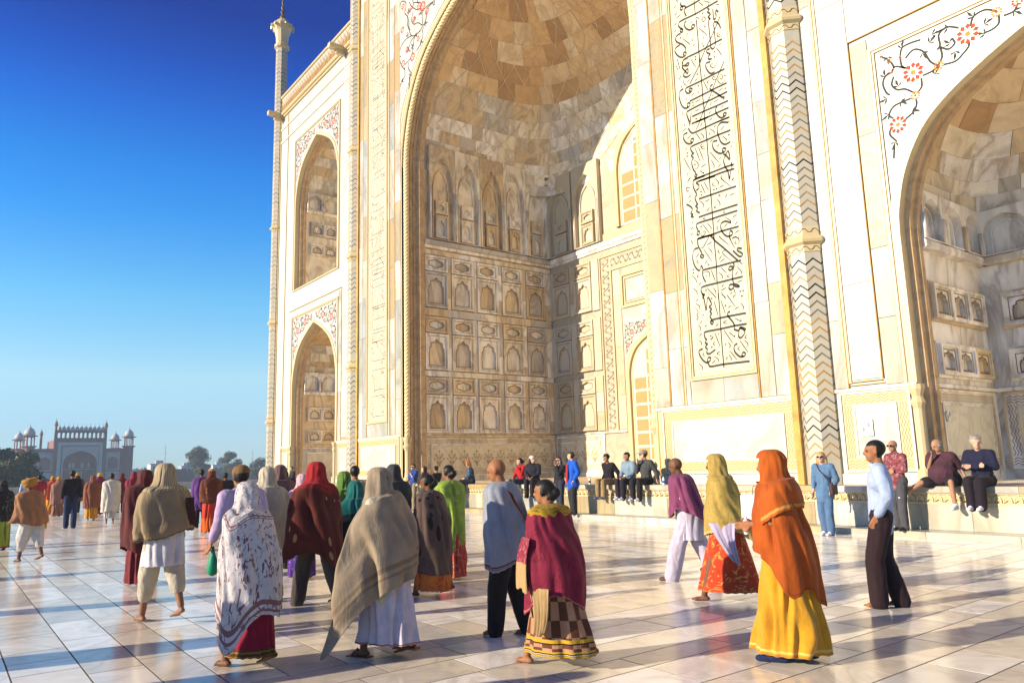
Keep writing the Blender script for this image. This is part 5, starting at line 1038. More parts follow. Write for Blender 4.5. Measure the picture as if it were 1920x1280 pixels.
def ell(mb, c, ax, rr, n=12):
    """ellipsoid with axes ax and radii rr"""
    vs = []; m = 8
    for i in range(m+1):
        la = -math.pi/2+math.pi*i/m
        la = max(-1.52, min(1.52, la))
        for k in range(n):
            an = 2*math.pi*k/n; d = (math.cos(la)*math.cos(an), math.cos(la)*math.sin(an), math.sin(la))
            vs.append(Vector(c)+ax[0]*d[0]*rr[0]+ax[1]*d[1]*rr[1]+ax[2]*d[2]*rr[2])
    fs = [(i*n+k, i*n+(k+1) % n, (i+1)*n+(k+1) % n, (i+1)*n+k) for i in range(m) for k in range(n)]
    fs += [tuple(range(n-1, -1, -1)), tuple(range(m*n, (m+1)*n))]; mb.add(vs, fs)
def limb(mb, P, rad, flat=None):
    for i in range(len(P)-1): cap(mb, P[i], P[i+1], rad[i], rad[i+1], flat)
class Person:
    def __init__(s, name, x, y, H, head, label, cat='person', pose='walk', stride=.3, lean=0, hyaw=0, hpitch=0, arms=('down', 'down'), skin='brown', hair='black', hairstyle='short', seat=None, far=False, group=None, knee=.0, spread=.1, kx=.42, fx=0.0, foot='bare', z=0.0, legs=None, fat=1.0):
        s.k = H/1.70; s.e = empty('person', (x, y, z), R(head)); s.e.scale = (s.k,)*3; tag(s.e, label, cat, group)
        s.vox = .022 if far else .0125; s.far = far; s.pose = pose; s.lean = R(lean); s.fat = fat
        sl_ = math.tan(s.lean)
        J = {}
        if seat is not None:
            zs = seat/s.k+.085; s.zs = zs
            J['hipL'], J['hipR'] = Vector((0, .09, zs)), Vector((0, -.09, zs))
            for sd, sg in (('L', 1), ('R', -1)):
                lg = (legs or {}).get(sd)
                if lg: J['knee'+sd], J['ank'+sd] = Vector(lg[0])+Vector((0, 0, zs)), Vector(lg[1])+Vector((0, 0, zs))
                else: J['knee'+sd] = Vector((kx, sg*spread, zs+.01)); J['ank'+sd] = Vector((kx+fx, sg*spread*.9, zs-.40))
            base = zs-.90
        else:
            base = 0
            a = stride
            J['hipL'], J['hipR'] = Vector((0, .085, .90)), Vector((0, -.085, .90))
            J['ankL'] = Vector((a*.5, .085, .08)); J['ankR'] = Vector((-a*.5, -.085, .08+min(.12, max(0, a-.2)*.35)))
            J['kneeL'] = (J['hipL']+J['ankL'])/2+Vector((.03+knee, .005, 0)); J['kneeR'] = (J['hipR']+J['ankR'])/2+Vector((.05+knee, -.005, 0))
        s.base = base
        def T(x_, y_, z_): return Vector((x_+(z_-.90)*sl_, y_, z_+base-(z_-.90)*(1-math.cos(s.lean))*.6))
        s.T = T
        J['pel'] = T(0, 0, .93); J['waist'] = T(.005, 0, 1.08); J['chest'] = T(0, 0, 1.26); J['neck'] = T(-.01, 0, 1.42); J['nk2'] = T(.012, 0, 1.48)
        for sd, sg, md in (('L', 1, arms[0]), ('R', -1, arms[1])):
            J['sh'+sd] = T(-.01, sg*(.16 if md == 'wrap' else .185), 1.375 if md == 'wrap' else 1.385)
            E_, W_ = {'down': ((-.02, .235, 1.12), (.03, .245, .88)), 'swing': ((-.09, .235, 1.13), (-.04, .25, .90)), 'fwd': ((.04, .24, 1.12), (.17, .22, .92)),
                      'wrap': ((.03, .195, 1.13), (.09, .05, 1.12)), 'front': ((.05, .21, 1.13), (.24, .07, 1.10)), 'fold': ((.06, .25, 1.15), (.23, -.06, 1.17)), 'lap': ((.08, .22, 1.14), (.27, .08, 1.04)), 'brace': ((-.10, .27, 1.14), (-.02, .34, .97)),
                      'face': ((.16, .20, 1.18), (.17, .06, 1.43)), 'pocket': ((-.07, .25, 1.13), (.03, .19, .94)), 'carry': ((-.03, .24, 1.14), (.10, .27, .93)), 'chin': ((.13, .2, 1.16), (.2, .08, 1.36))}[md]
            J['el'+sd] = T(E_[0], sg*E_[1], E_[2]); J['wr'+sd] = T(W_[0], sg*W_[1], W_[2]); J['md'+sd] = md
        hc = T(.03, 0, 1.585); ry, rp = R(hyaw), R(hpitch)
        M = Matrix.Rotation(ry, 3, 'Z') @ Matrix.Rotation(rp+s.lean*.5, 3, 'Y')
        s.hax = [M @ Vector((1, 0, 0)), M @ Vector((0, 1, 0)), M @ Vector((0, 0, 1))]; s.hc = hc; s.J = J
        s.skin, s.hair, s.hs = SKIN[skin], HAIR[hair], hairstyle
        s.body(foot)
    def body(s, foot):
        J = s.J; m = MB(); f = s.fat
        for sd in 'LR':
            limb(m, [J['hip'+sd], J['knee'+sd], J['ank'+sd]], [.082*f, .056, .036])
            cap(m, J['knee'+sd]*.72+J['ank'+sd]*.28+Vector((-.012, 0, 0)), J['knee'+sd]*.5+J['ank'+sd]*.5, .052, .042)
            a = J['ank'+sd]; dz = Vector((0, 0, -.045)); tp = (-.04 if (sd == 'R' and s.pose == 'walk' and s.J['ankR'].z > .1) else 0)
            if foot == 'bare':
                cap(m, a+Vector((-.035, 0, -.045)), a+Vector((.09, 0, -.05+tp)), .034, .033, ((0, 0, 1), .8))
                for k in range(5):
                    y_ = (k-2)*.017*(1 if sd == 'L' else -1); cap(m, a+Vector((.09, y_, -.056+tp)), a+Vector((.145-.012*k*.8, y_*1.25, -.062+tp*1.4)), .014, .011 if k else .014)
            else: cap(m, a+Vector((-.03, 0, -.045)), a+Vector((.12, 0, -.05)), .034, .03, ((0, 0, 1), .75))
            sg = 1 if sd == 'L' else -1
            limb(m, [J['sh'+sd], J['el'+sd], J['wr'+sd]], [.052, .04, .026])
            # hand
            wv = (J['wr'+sd]-J['el'+sd]).normalized(); w0 = J['wr'+sd]; side = wv.cross(Vector((0, sg, 0)));
            if side.length < .2: side = wv.cross(Vector((0, 0, 1)))
            side.normalize(); nrm = side.cross(wv).normalized()
            cap(m, w0+wv*.02, w0+wv*.075, .036, .038, (nrm, .42))
            if not s.far:
                for k in range(4):
                    o = side*((k-1.5)*.019); L = (.062, .072, .068, .052)[k]; p1 = w0+wv*.085+o; p2 = p1+wv*L*.6+nrm*.008; p3 = p2+wv*L*.42+nrm*.026
                    limb(m, [p1, p2, p3], [.0105, .0095, .008])
                p1 = w0+wv*.03+side*-.032; p2 = p1+wv*.035-side*.02+nrm*.012; limb(m, [p1, p2, p2+wv*.028+nrm*.012], [.013, .011, .009])
        limb(m, [J['pel'], J['waist'], J['chest'], J['neck']], [.125*f, .115*f, .13*f, .055], (Vector((1, 0, 0)), .74))
        cap(m, J['shL'], J['shR'], .06, .06); cap(m, J['hipL'], J['hipR'], .10*f, .10*f); cap(m, J['chest']+Vector((.0, .07, .02)), J['chest']+Vector((0, -.07, .02)), .115*f, .115*f, (Vector((1, 0, 0)), .85))
        if f > 1.1: ell(m, J['waist']+Vector((.06, 0, -.02)), [Vector((1,0,0)), Vector((0,1,0)), Vector((0,0,1))], (.17*f, .17*f, .19))
        cap(m, J['neck'], s.hc+Vector((-.015, 0, -.05)), .055, .052)
        A = s.hax; c = s.hc
        def hp(f_, l, u): return c+A[0]*f_+A[1]*l+A[2]*u
        ell(m, hp(-.008, 0, .022), A, (.097, .077, .093), 14); ell(m, hp(.028, 0, -.045), A, (.062, .058, .068))
        cap(m, hp(.055, 0, -.088), hp(.06, 0, -.08), .026, .026)
        cap(m, hp(.086, 0, .018), hp(.106, 0, -.022), .010, .015); cap(m, hp(.08, .032, .03), hp(.08, -.032, .03), .014, .014); cap(m, hp(.082, .014, -.055), hp(.082, -.014, -.055), .011, .011)
        for sg in (1, -1): ell(m, hp(-.005, sg*.079, -.005), A, (.02, .009, .032), 8)
        hs = s.hs
        if hs in ('short', 'curly', 'bun', 'long', 'bob'): ell(m, hp(-.018, 0, .035), A, (.103, .086, .093), 14)
        if hs == 'bun': ell(m, hp(-.125, 0, -.01), A, (.048, .055, .052)); ell(m, hp(-.075, 0, -.03), A, (.06, .07, .07))
        if hs == 'curly':
            for k in range(16):
                an = k*2.4; u = .02+.085*(k/16); ell(m, hp(-.025+.085*math.cos(an)*(1-.4*k/16), .08*math.sin(an)*(1-.3*k/16), u+.01), A, (.034, .034, .03), 7)
        if hs in ('long', 'bob'):
            for sg in (1, -1): cap(m, hp(-.03, sg*.075, .0), hp(-.04, sg*.08, -.11 if hs == 'bob' else -.22), .045, .04)
            cap(m, hp(-.075, 0, .0), hp(-.08, 0, -.11 if hs == 'bob' else -.26), .07, .055, (A[0], .7))
        o = m.build('body', None, s.e)
        def ishair(p):
            d = p-c; f_, l, u = d.dot(A[0]), d.dot(A[1]), d.dot(A[2])
            if abs(l) > .17 or u < -.34 or u > .2 or f_ < -.22 or f_ > .15: return 0
            if f_ > .06 and ((abs(abs(l)-.032) < .009 and abs(u-.006) < .0055)): return 2
            if hs == 'bald': return 0
            if hs == 'balding': return 1 if (f_ < .02 and -.06 < u < .035) else 0
            if u > .062-.25*max(0, -f_)-.0 and f_ < .078: return 1
            if f_ < -.012 and u > -.062 and abs(l) < .12 and hs == 'short': return 1
            if f_ < .012 and u > (-.075 if hs == 'curly' else -.14 if hs == 'bob' else -.08 if hs == 'bun' else -.3) and hs != 'short':
                if abs(l) > .06 or f_ < -.045: return 1
            return 0
        QUEUE.append((o, s.vox, [s.skin, s.hair, EYE], ishair, 0, 0, True))
    # --- garments
    def remesh(s, mb, name, mat, wr=.007, fr=9, par=None, stretch=(1, 1, .45)):
        o = mb.build(name, None, par or s.e); QUEUE.append((o, s.vox*1.15, [mat], None, wr, fr, stretch)); return o
    def trousers(s, mat, r=(.108, .085, .075), end=1.0, name='trousers', hipr=.125):
        J = s.J; m = MB()
        for sd in 'LR':
            if end < 0:
                limb(m, [J['hip'+sd], J['hip'+sd].lerp(J['knee'+sd], -end)], [r[0], r[1]]); continue
            a = J['knee'+sd].lerp(J['ank'+sd], end); a = a+Vector((0, 0, -.02)) if end >= 1 else a
            limb(m, [J['hip'+sd], J['knee'+sd], a], list(r))
            if end >= 1: cap(m, a, a+Vector((.0, 0, -.012)), r[2], r[2]*.98)
        cap(m, J['hipL']+Vector((0, 0, .02)), J['hipR']+Vector((0, 0, .02)), hipr*s.fat, hipr*s.fat, (Vector((1, 0, 0)), .92)); cap(m, J['pel'], J['waist'], hipr*1.08*s.fat, .128*s.fat, (Vector((1, 0, 0)), .82))
        return s.remesh(m, name, mat, .008)
    def shirt(s, mat, sleeve=1.0, hem=.86, loose=1.0, name='shirt', collar=False, armr=.064):
        J = s.J; m = MB(); T = s.T; f = loose*s.fat
        limb(m, [T(0, 0, max(hem, .80)+.06) if hem < 1 else J['pel'], J['waist'], J['chest'], J['neck']+Vector((0, 0, -.015))], [.155*f, .145*f, .155*f, .07], (Vector((1, 0, 0)), .76))
        if hem < .8: limb(m, [T(0, 0, .92), T(.0, 0, hem+.05)], [.165*f, .19*f], (Vector((1, 0, 0)), .85))
        cap(m, J['shL'], J['shR'], .078, .078); cap(m, J['chest']+Vector((0, .08, .02)), J['chest']+Vector((0, -.08, .02)), .13*f, .13*f, (Vector((1, 0, 0)), .88))
        if s.fat > 1.1: ell(m, J['waist']+Vector((.06, 0, -.02)), [Vector((1,0,0)), Vector((0,1,0)), Vector((0,0,1))], (.195*s.fat, .20*s.fat, .21))
        for sd in 'LR':
            if sleeve > .6:
                w_ = J['el'+sd].lerp(J['wr'+sd], (sleeve-.5)*1.9); limb(m, [J['sh'+sd], J['el'+sd], w_], [.076, armr, armr*.78])
            elif sleeve > 0: limb(m, [J['sh'+sd], J['sh'+sd].lerp(J['el'+sd], sleeve*1.9)], [.082, .07])
        if collar:
            for k in range(10):
                an = 2*math.pi*k/10; cap(m, J['nk2']+Vector((.06*math.cos(an), .065*math.sin(an), -.045)), J['nk2']+Vector((.066*math.cos(an), .07*math.sin(an), -.02)), .016, .014)
        return s.remesh(m, name, mat, .009)
    def loft(s, rings, name, mat, n=84, folds=.03, kf=(5, 9, 13), seed=0, hem=None, par=None, diag=0.0, drop=None, cut=None, thick=.008, grow=1.0, ragged=.006, swag=0.0):
        """rings: (x, y, z, rx, ry, foldweight)"""
        rg = random.Random(seed+len(name)*7); ph = [rg.uniform(0, 6.28) for _ in kf]; am = [rg.uniform(.5, 1.0) for _ in kf]
        R_ = spl(rings, 3); vs = []; uvs = []; N = len(R_)
        for i, (x, y, z, rx, ry, fw_) in enumerate(R_):
            v_ = i/(N-1)
            for k in range(n):
                th0_ = th = 2*math.pi*k/n; fo = 0; cs_ = Vector((math.cos(th)*1.3, math.sin(th)*1.3, z*1.6+seed)); th = th+.45*noise.noise(cs_); av = max(.15, .75+1.1*noise.noise(cs_*1.7+Vector((5, 1, seed))))
                for kk, p_, a in zip(kf, ph, am): sn = math.sin(kk*th+p_+diag*z*kk*.6+1.2*math.sin(z*5+p_)); fo += a*math.copysign(abs(sn)**.75, sn)
                fo = fo/len(kf); fo = fo-.35*abs(fo); g = 1+folds*fw_*fo*3.4*av; th = th0_; g += swag*fw_*math.sin(30*z+5*math.cos(th-2.7+seed)+2*math.sin(3*th))/max(rx, ry)
                dz = 0
                if hem: dz = hem(th, v_)*v_**2
                rag = ragged*math.sin(23*th+seed)*v_**6; ox = oy = 0
                if drop:
                    for dth_, dep_, out_, wid_ in drop:
                        dd = ((th-dth_+math.pi) % (2*math.pi))-math.pi; wg = math.exp(-(dd/wid_)**2)*v_**2.4; dz -= dep_*wg; ox += out_*math.cos(dth_)*wg; oy += out_*math.sin(dth_)*wg
                vs.append((x+rx*math.cos(th)*g+ox, y+ry*math.sin(th)*g+oy, z+dz+rag)); uvs.append((k/n, v_))
        fs = []; fu = []
        for i in range(N-1):
            for k in range(n):
                k2 = (k+1) % n
                if cut and cut(2*math.pi*(k+.5)/n, (R_[i][2]+R_[i+1][2])/2): continue
                fs.append((i*n+k, i*n+k2, (i+1)*n+k2, (i+1)*n+k)); u0, u1 = k/n, (k+1)/n; v0, v1 = i/(N-1), (i+1)/(N-1); fu += [(u0, v0), (u1, v0), (u1, v1), (u0, v1)]
        me = bpy.data.meshes.new(name); me.from_pydata(vs, [], fs); ul = me.uv_layers.new(name='UVMap')
        for i, q_ in enumerate(fu): ul.data[i].uv = q_
        me.shade_smooth(); o = link(name, me, mat, par or s.e)
        sd = o.modifiers.new('thick', 'SOLIDIFY'); sd.thickness = thick; sd.offset = 1
        if not s.far: ss = o.modifiers.new('sub', 'SUBSURF'); ss.levels = 1; ss.render_levels = 1
        return o
    def ring(s, z, rx, ry, fw_=1.0, dx=0.0, dy=0.0):
        p_ = s.T(dx, dy, z) if z > .9 else Vector((dx, dy, z+s.base)); return (p_.x, p_.y, p_.z, rx*(s.fat if z < 1.4 else 1), ry*(s.fat if z < 1.4 else 1), fw_)
    def skirt_old(s, mat, hem=.05, rx=.24, ry=.22, folds=.07, top=1.05, name='skirt', seed=1, kf=(7, 12, 17), dx=0.0, tilt=0, par=None):
        return s.loft([s.ring(top, .135, .165, .1), s.ring(.93, .17, .195, .35), s.ring(.75, .19, .205, .6), s.ring(.5, (.19+rx)/2, (.2+ry)/2, .9, dx*.4), s.ring(.25, rx*.95, ry*.97, 1, dx*.8), s.ring(hem+.06, rx, ry, 1, dx), s.ring(hem, rx*1.02, ry*1.02, 1, dx)], name, mat, folds=folds, kf=kf, seed=seed, hem=(lambda th, v_: tilt*math.cos(th)) if tilt else None, par=par)
    def skirt(s, mat, hem=.05, rx=.24, ry=.22, folds=.08, top=1.05, name='skirt', seed=1, kf=(7, 12, 17), dx=0.0, tilt=0, par=None):
        L = top-hem; H = []
        for f_, fw_ in ((0, .1), (.12, .35), (.3, .6), (.55, .9), (.8, 1), (.94, 1), (1, 1)):
            z = top-L*f_; bx_, by_ = (.135+(.035*min(1, f_/.12) if f_ < .12 else .035+.02*min(1, (f_-.12)/.2)), .165+.035*min(1, f_/.15))
            k = max(0, (f_-.25)/.75); H.append(s.ring(z, bx_*(1-k)+rx*k, by_*(1-k)+ry*k, fw_, dx*f_))
        return s.loft(H, name, mat, folds=folds, kf=kf, seed=seed, hem=(lambda th, v_: tilt*math.cos(th)) if tilt else None, par=par)
    def shawl(s, mat, hood=False, hem=.75, rx=.20, ry=.285, folds=.05, name='shawl', seed=2, tl=(0, 0), diag=.8, kf=(4, 7, 11), open_face=True, bx=0.0, sway=(0, 0), flare=0.0, par=None, swag=.006, drop=None, grow=1.04):
        H = []
        if hood:
            c = s.hc; A = s.hax
            for u, rx_, ry_ in ((.142, .02, .02), (.135, .062, .055), (.105, .098, .084), (.055, .117, .099), (-.005, .12, .103), (-.065, .119, .112), (-.115, .132, .140)):
                p_ = c+A[2]*u+A[0]*-.012; H.append((p_.x, p_.y, p_.z, rx_, ry_, .75 if u < .1 else .2))
            H.append(s.ring(1.455, .137, .185, .6, -.006))
        else: H += [s.ring(1.48, .076, .08, .1), s.ring(1.465, .105, .125, .3)]
        if hem > 1.1:
            H += [s.ring(z_, a_, b_, w_) for z_, a_, b_, w_ in ((1.43, .14, .225, .5), (1.37, .165, .268, .6), (1.25, .18, .28, .8), (1.17, .19, .285, .9)) if z_ > hem+.03]; k_ = min(1, (1.46-hem)/.21); H += [s.ring(hem, .12+.065*k_, .19+.095*k_, 1)]
        else: H += [s.ring(1.43, .14, .225, .5), s.ring(1.37, .165, .268, .6), s.ring(1.25, .18, max(.275, ry*.97), .8, bx*.5), s.ring(1.1, rx*.93, ry, 1, bx), s.ring((1.1+hem)/2, rx*(1+flare*.4), ry*(1+flare*.3), 1, bx+sway[0]*.5, sway[1]*.5), s.ring(hem+.05, rx*(1+flare), ry*(.97+flare*.6), 1, bx+sway[0]*.9, sway[1]*.9), s.ring(hem, rx*(1+flare), ry*(.97+flare*.6), 1, bx+sway[0], sway[1])]
        H = [(a_, b_, c_, d_*grow, e_*grow, f_) for a_, b_, c_, d_, e_, f_ in H]
        f0 = s.hax[0]; fa = math.atan2(f0.y, f0.x); zc = s.hc.z
        cut = (lambda th, z: abs(((th-fa+math.pi) % (2*math.pi))-math.pi) < .72 and zc-.115 < z < zc+.075) if (hood and open_face) else None
        return s.loft(H, name, mat, folds=folds, kf=kf, seed=seed, diag=diag, hem=lambda th, v_: tl[0]*math.cos(th)+tl[1]*math.sin(th)+.02*math.sin(3*th+seed), cut=cut, par=par, swag=swag, drop=drop)
    def headwrap(s, mat, name='head_cloth', big=1.0):
        c = s.hc; A = s.hax; m = MB(); ell(m, c+A[2]*.045-A[0]*.012, A, (.118*big, .10*big, .098*big), 16)
        for k in range(4):
            pts = []; t0 = k*.5
            for j in range(17):
                an = 2*math.pi*j/16; pts.append(c+A[0]*(-.012+.112*big*math.cos(an))+A[1]*(.098*big*math.sin(an))+A[2]*(.03+.028*k+.03*math.sin(an+t0*2)))
            m.tube(pts, .024*big, 6, cap=True)
        return s.remesh(m, name, mat, .006, 16)
    def flap(s, pts, wid, mat, name='shawl_end', par=None, wave=.02, axis=(0, 1, 0), n=19, seed=0):
        """hanging end of cloth: path pts with widths"""
        P = spl(pts, 4); m = len(P); ax = Vector(axis).normalized(); vs = []; fs = []; fu = []
        for i, p_ in enumerate(P):
            w_ = wid[0]+(wid[1]-wid[0])*i/(m-1); p_ = Vector(p_)
            nn = ax.cross(Vector((0, 0, 1)));
            if nn.length < .1: nn = Vector((1, 0, 0))
            nn.normalize()
            for k in range(n):
                t = k/(n-1)-.5; vs.append(p_+ax*(t*w_)+nn*(wave*(math.sin(t*15+seed+i*.12)+.6*math.sin(t*31+seed*2+i*.3))*(.35+.65*i/m))+Vector((0, 0, (.012*math.sin(t*40+seed)+.03*math.sin(t*5+seed))*(i/m)**3))+ax*(.02*math.sin(i*.5+seed))+Vector((0, 0, s.base)))
        for i in range(m-1):
            for k in range(n-1): fs.append((i*n+k, i*n+k+1, (i+1)*n+k+1, (i+1)*n+k)); fu += [(k/(n-1), i/(m-1)), ((k+1)/(n-1), i/(m-1)), ((k+1)/(n-1), (i+1)/(m-1)), (k/(n-1), (i+1)/(m-1))]
        me = bpy.data.meshes.new(name); me.from_pydata(vs, [], fs); ul = me.uv_layers.new(name='UVMap')
        for i, q_ in enumerate(fu): ul.data[i].uv = q_
        me.shade_smooth(); o = link(name, me, mat, par or s.e); sd = o.modifiers.new('thick', 'SOLIDIFY'); sd.thickness = .012; sd.offset = 0
        ss = o.modifiers.new('sub', 'SUBSURF'); ss.levels = 1; ss.render_levels = 1
        return o
    def shoes(s, mat):
        for sd in 'LR':
            m = MB(); a = s.J['ank'+sd]
            cap(m, a+Vector((-.045, 0, -.04)), a+Vector((.05, 0, -.035)), .05, .05, (Vector((0, 1, 0)), .85)); cap(m, a+Vector((.02, 0, -.045)), a+Vector((.15, 0, -.055)), .05, .042, (Vector((0, 0, 1)), .72)); cap(m, a+Vector((-.01, 0, -.02)), a+Vector((-.01, 0, .03)), .05, .048)
            s.remesh(m, 'shoe', mat, .002)
    def belt_bag(s, mat, side=-1, z=.95, w_=.13):
        m = MB(); p_ = s.T(.05, side*.235, z); m.box(p_.x-.10, p_.x+.10, p_.y-.045, p_.y+.045, p_.z-.13, p_.z+.07)
        o = m.build('bag', mat, s.e); bv = o.modifiers.new('b', 'BEVEL'); bv.width = .025; bv.segments = 2
        m = MB(); a = s.T(.0, -side*.12, 1.45); m.tube([s.T(.05, side*.225, z+.06), s.T(.15, side*.12, 1.2), s.T(.125, 0, 1.32), s.T(.05, -side*.11, 1.45), s.T(-.10, -side*.05, 1.38), s.T(-.165, side*.1, 1.15), s.T(-.05, side*.225, z+.06)], .012, 5); m.build('bag_strap', mat, s.e)
    def cap_hat(s, mat, brim=True, name='cap'):
        c = s.hc; A = s.hax; m = MB(); ell(m, c+A[2]*.062-A[0]*.012, A, (.112, .093, .075), 14); cap(m, c+A[2]*.05+A[0]*.0, c+A[2]*.055-A[0]*.02, .1, .1, (A[2], .45))
        if brim: cap(m, c+A[2]*.055+A[0]*.08, c+A[2]*.045+A[0]*.15, .07, .06, (A[2], .14))
        return s.remesh(m, name, mat, .003, 20)
    def glasses(s):
        c = s.hc; A = s.hax; m = MB()
        for sg in (1, -1): ell(m, c+A[0]*.094+A[1]*sg*.034+A[2]*.008, A, (.012, .028, .022), 8); m.tube([c+A[0]*.09+A[1]*sg*.058+A[2]*.012, c+A[1]*sg*.086+A[2]*.014], .005, 4)
        m.tube([c+A[0]*.1-A[1]*.01+A[2]*.012, c+A[0]*.1+A[1]*.01+A[2]*.012], .005, 4); m.build('sunglasses', plain('dark_lens', (.015,.01,.01), .1, .1), s.e, True)
def flush():
    bpy.context.view_layer.update()
    for o, vox, mats, fn, wr, fr, st in QUEUE:
        md = o.modifiers.new('r', 'REMESH'); md.mode = 'VOXEL'; md.voxel_size = vox; md.adaptivity = 0
    dg = bpy.context.evaluated_depsgraph_get(); dg.update()
    for o, vox, mats, fn, wr, fr, st in QUEUE:
        me = bpy.data.meshes.new_from_object(o.evaluated_get(dg)); o.modifiers.clear(); old = o.data; o.data = me; bpy.data.meshes.remove(old)
        bm = bmesh.new(); bm.from_mesh(me)
        bmesh.ops.smooth_vert(bm, verts=bm.verts, factor=.5, use_axis_x=True, use_axis_y=True, use_axis_z=True)
        if wr:
            bm.normal_update(); sd = Vector((sum(map(ord, o.name)) % 97, 3, 5))
            for v_ in bm.verts:
                p_ = v_.co; q_ = Vector((p_.x*st[0], p_.y*st[1], p_.z*st[2]))*fr+sd
                v_.co = p_+v_.normal*(wr*(noise.noise(q_)+.6*(1-2*abs(noise.noise(q_*1.9+Vector((0, 0, p_.x*6)))))))
        bm.to_mesh(me); bm.free(); me.materials.clear()
        for mt in mats: me.materials.append(mt)
        if fn:
            for p_ in me.polygons: p_.material_index = fn(p_.center)
        me.shade_smooth()
    QUEUE.clear()
C = cloth
TAN = (.36,.27,.16); WHT = (.72,.70,.72); CREAM = (.60,.53,.38)
# ---- foreground walkers
p = Person('', -8.99, 2.01, 1.66, 192, 'man seen from behind in tan wool shawl, white shirt and bunched white dhoti', lean=3, stride=.55, arms=('wrap', 'wrap'), skin='brown')
p.trousers(C('dhoti_white', (.56,.50,.40)), (.125, .105, .08), .5, 'dhoti', .14)
p.shirt(C('kurta_white', WHT), .9, .86, 1.1, 'kurta'); p.skirt(MATS['kurta_white'], hem=.62, rx=.215, ry=.235, folds=.06, name='kurta_tail', seed=3)
p.shawl(C('shawl_tan', TAN, border=[(.955, .985, (.16,.12,.06))]), hem=.93, rx=.235, ry=.31, folds=.05, seed=3, tl=(-.02, -.05), diag=1.6)
p.flap([(-.215, -.17, 1.34), (-.255, -.18, 1.2), (-.26, -.19, 1.02)], (.09, .09), C('strap_brown', (.10,.035,.02)), 'cloth_band', axis=(.6, 1, 0), wave=.004)
p.shawl(C('head_tan', (.50,.42,.27), 'stripe', (.30,.18,.09), scale=.6), hood=True, hem=1.36, rx=.15, ry=.21, folds=.05, name='head_cloth', seed=9, grow=1.08)

p = Person('', -6.48, 2.13, 1.46, 206, 'woman seen from behind in white embroidered shawl over crimson skirt', lean=5, stride=.42, arms=('wrap', 'wrap'), skin='dark')
p.skirt(C('skirt_crimson', (.36,.012,.05), border=[(.80, 1.0, (.14,.07,.02)), (.83, .86, (.42,.22,.04)), (.93, .96, (.42,.22,.04))]), hem=.12, rx=.27, ry=.21, folds=.05, seed=2)
p.shawl(C('shawl_white_embroidered', (.66,.62,.62), 'motif', (.22,.12,.14), scale=2.3, border=[(.60, .615, (.30,.16,.16)), (.625, .635, (.35,.2,.2)), (.90, .915, (.28,.15,.15)), (.93, .945, (.30,.16,.16))]), hood=True, hem=.52, rx=.25, ry=.29, folds=.055, seed=6, tl=(.03, .05), flare=.10, sway=(-.03, .04), drop=[(R(110), .34, .10, .5)])


p = Person('', -7.95, 2.50, 1.62, 186, 'man in lilac shirt and brown knitted cap behind the white-shawled woman', lean=2, stride=.3, arms=('carry', 'carry'), skin='bronze')
p.shirt(C('shirt_lilac', (.55,.42,.62)), .95, .80, 1.1, collar=True); p.trousers(C('lilac_trousers', (.22,.15,.12))); p.cap_hat(C('knit_cap', (.30,.17,.07), 'ostripe', (.22,.12,.05), scale=4), False, 'knitted_cap')
m = MB(); q = p.T(.11, .25, .76); m.lathe([(.012,q.z+.12),(.02,q.z+.06),(.045,q.z-.02),(.06,q.z-.10),(.045,q.z-.16),(.015,q.z-.18)], q.x, q.y, 12); m.build('bag', plain('green_plastic', (.012,.22,.11), .5, .2), p.e, True)

p = Person('', -9.5, 3.32, 1.60, 185, 'person under a cream hooded shawl between the knit-capped man and the mauve shawl', lean=4, stride=.28, arms=('wrap', 'wrap'), skin='dark')
p.shawl(C('shawl_cream', (.55,.49,.38)), hood=True, hem=.62, rx=.22, ry=.29, folds=.05, seed=11); p.trousers(C('grey_trousers', (.25,.23,.20)))

p = Person('', -12.53, 4.57, 1.65, 178, 'woman in mauve-brown hooded shawl with yellow hem and dark trousers', lean=2, stride=.22, skin='brown', arms=('wrap', 'wrap'))
p.shawl(C('shawl_mauve', (.17,.09,.095), 'stripe', (.24,.15,.14), scale=1.4), hood=True, hem=.84, rx=.20, ry=.27, folds=.06, seed=12)
p.shirt(C('yellow_hem', (.55,.46,.12)), .9, .76, 1.08, 'tunic'); p.trousers(C('black_trousers', (.025,.024,.03)))

p = Person('', -8.65, 3.62, 1.64, 190, 'figure in bright red headcloth and long dark maroon shawl, striding in grey trousers', lean=4, stride=.62, arms=('wrap', 'wrap'), skin='dark')
p.trousers(C('charcoal_trousers', (.085,.07,.065)), (.115, .10, .085))
p.shawl(C('shawl_maroon', (.13,.022,.014), 'dots', (.45,.25,.12), scale=1.2, border=[(.0, .50, (.36,.012,.018)), (.50, .62, (.26,.018,.016))]), hood=True, hem=.62, rx=.24, ry=.30, folds=.07, seed=14, tl=(0, .04), flare=.08, drop=[(R(80), .10, .16, .5), (R(200), .22, .02, .4)])


p = Person('', -9.84, 4.49, 1.52, 172, 'woman in green and yellow sari just right of the red headcloth', lean=2, stride=.26, skin='dark', arms=('wrap', 'wrap'))
p.skirt(C('skirt_yellow', (.55,.34,.03), border=[(.9, .95, (.40,.10,.02))]), hem=.10, rx=.24, ry=.21, seed=5); p.shawl(C('sari_green', (.14,.26,.05), 'dots', (.5,.45,.1), scale=1.3), hood=True, hem=.55, rx=.19, ry=.25, folds=.06, seed=15, tl=(0, -.1))

p = Person('', -11.85, 5.59, 1.62, 168, 'dark-haired man in a beige jacket beyond the red-headed figure', stride=.25, skin='brown', arms=('down', 'down'))
p.shirt(C('jacket_beige', (.48,.38,.23)), 1.0, .78, 1.15, 'jacket', True); p.trousers(C('brown_trousers', (.12,.08,.05)))

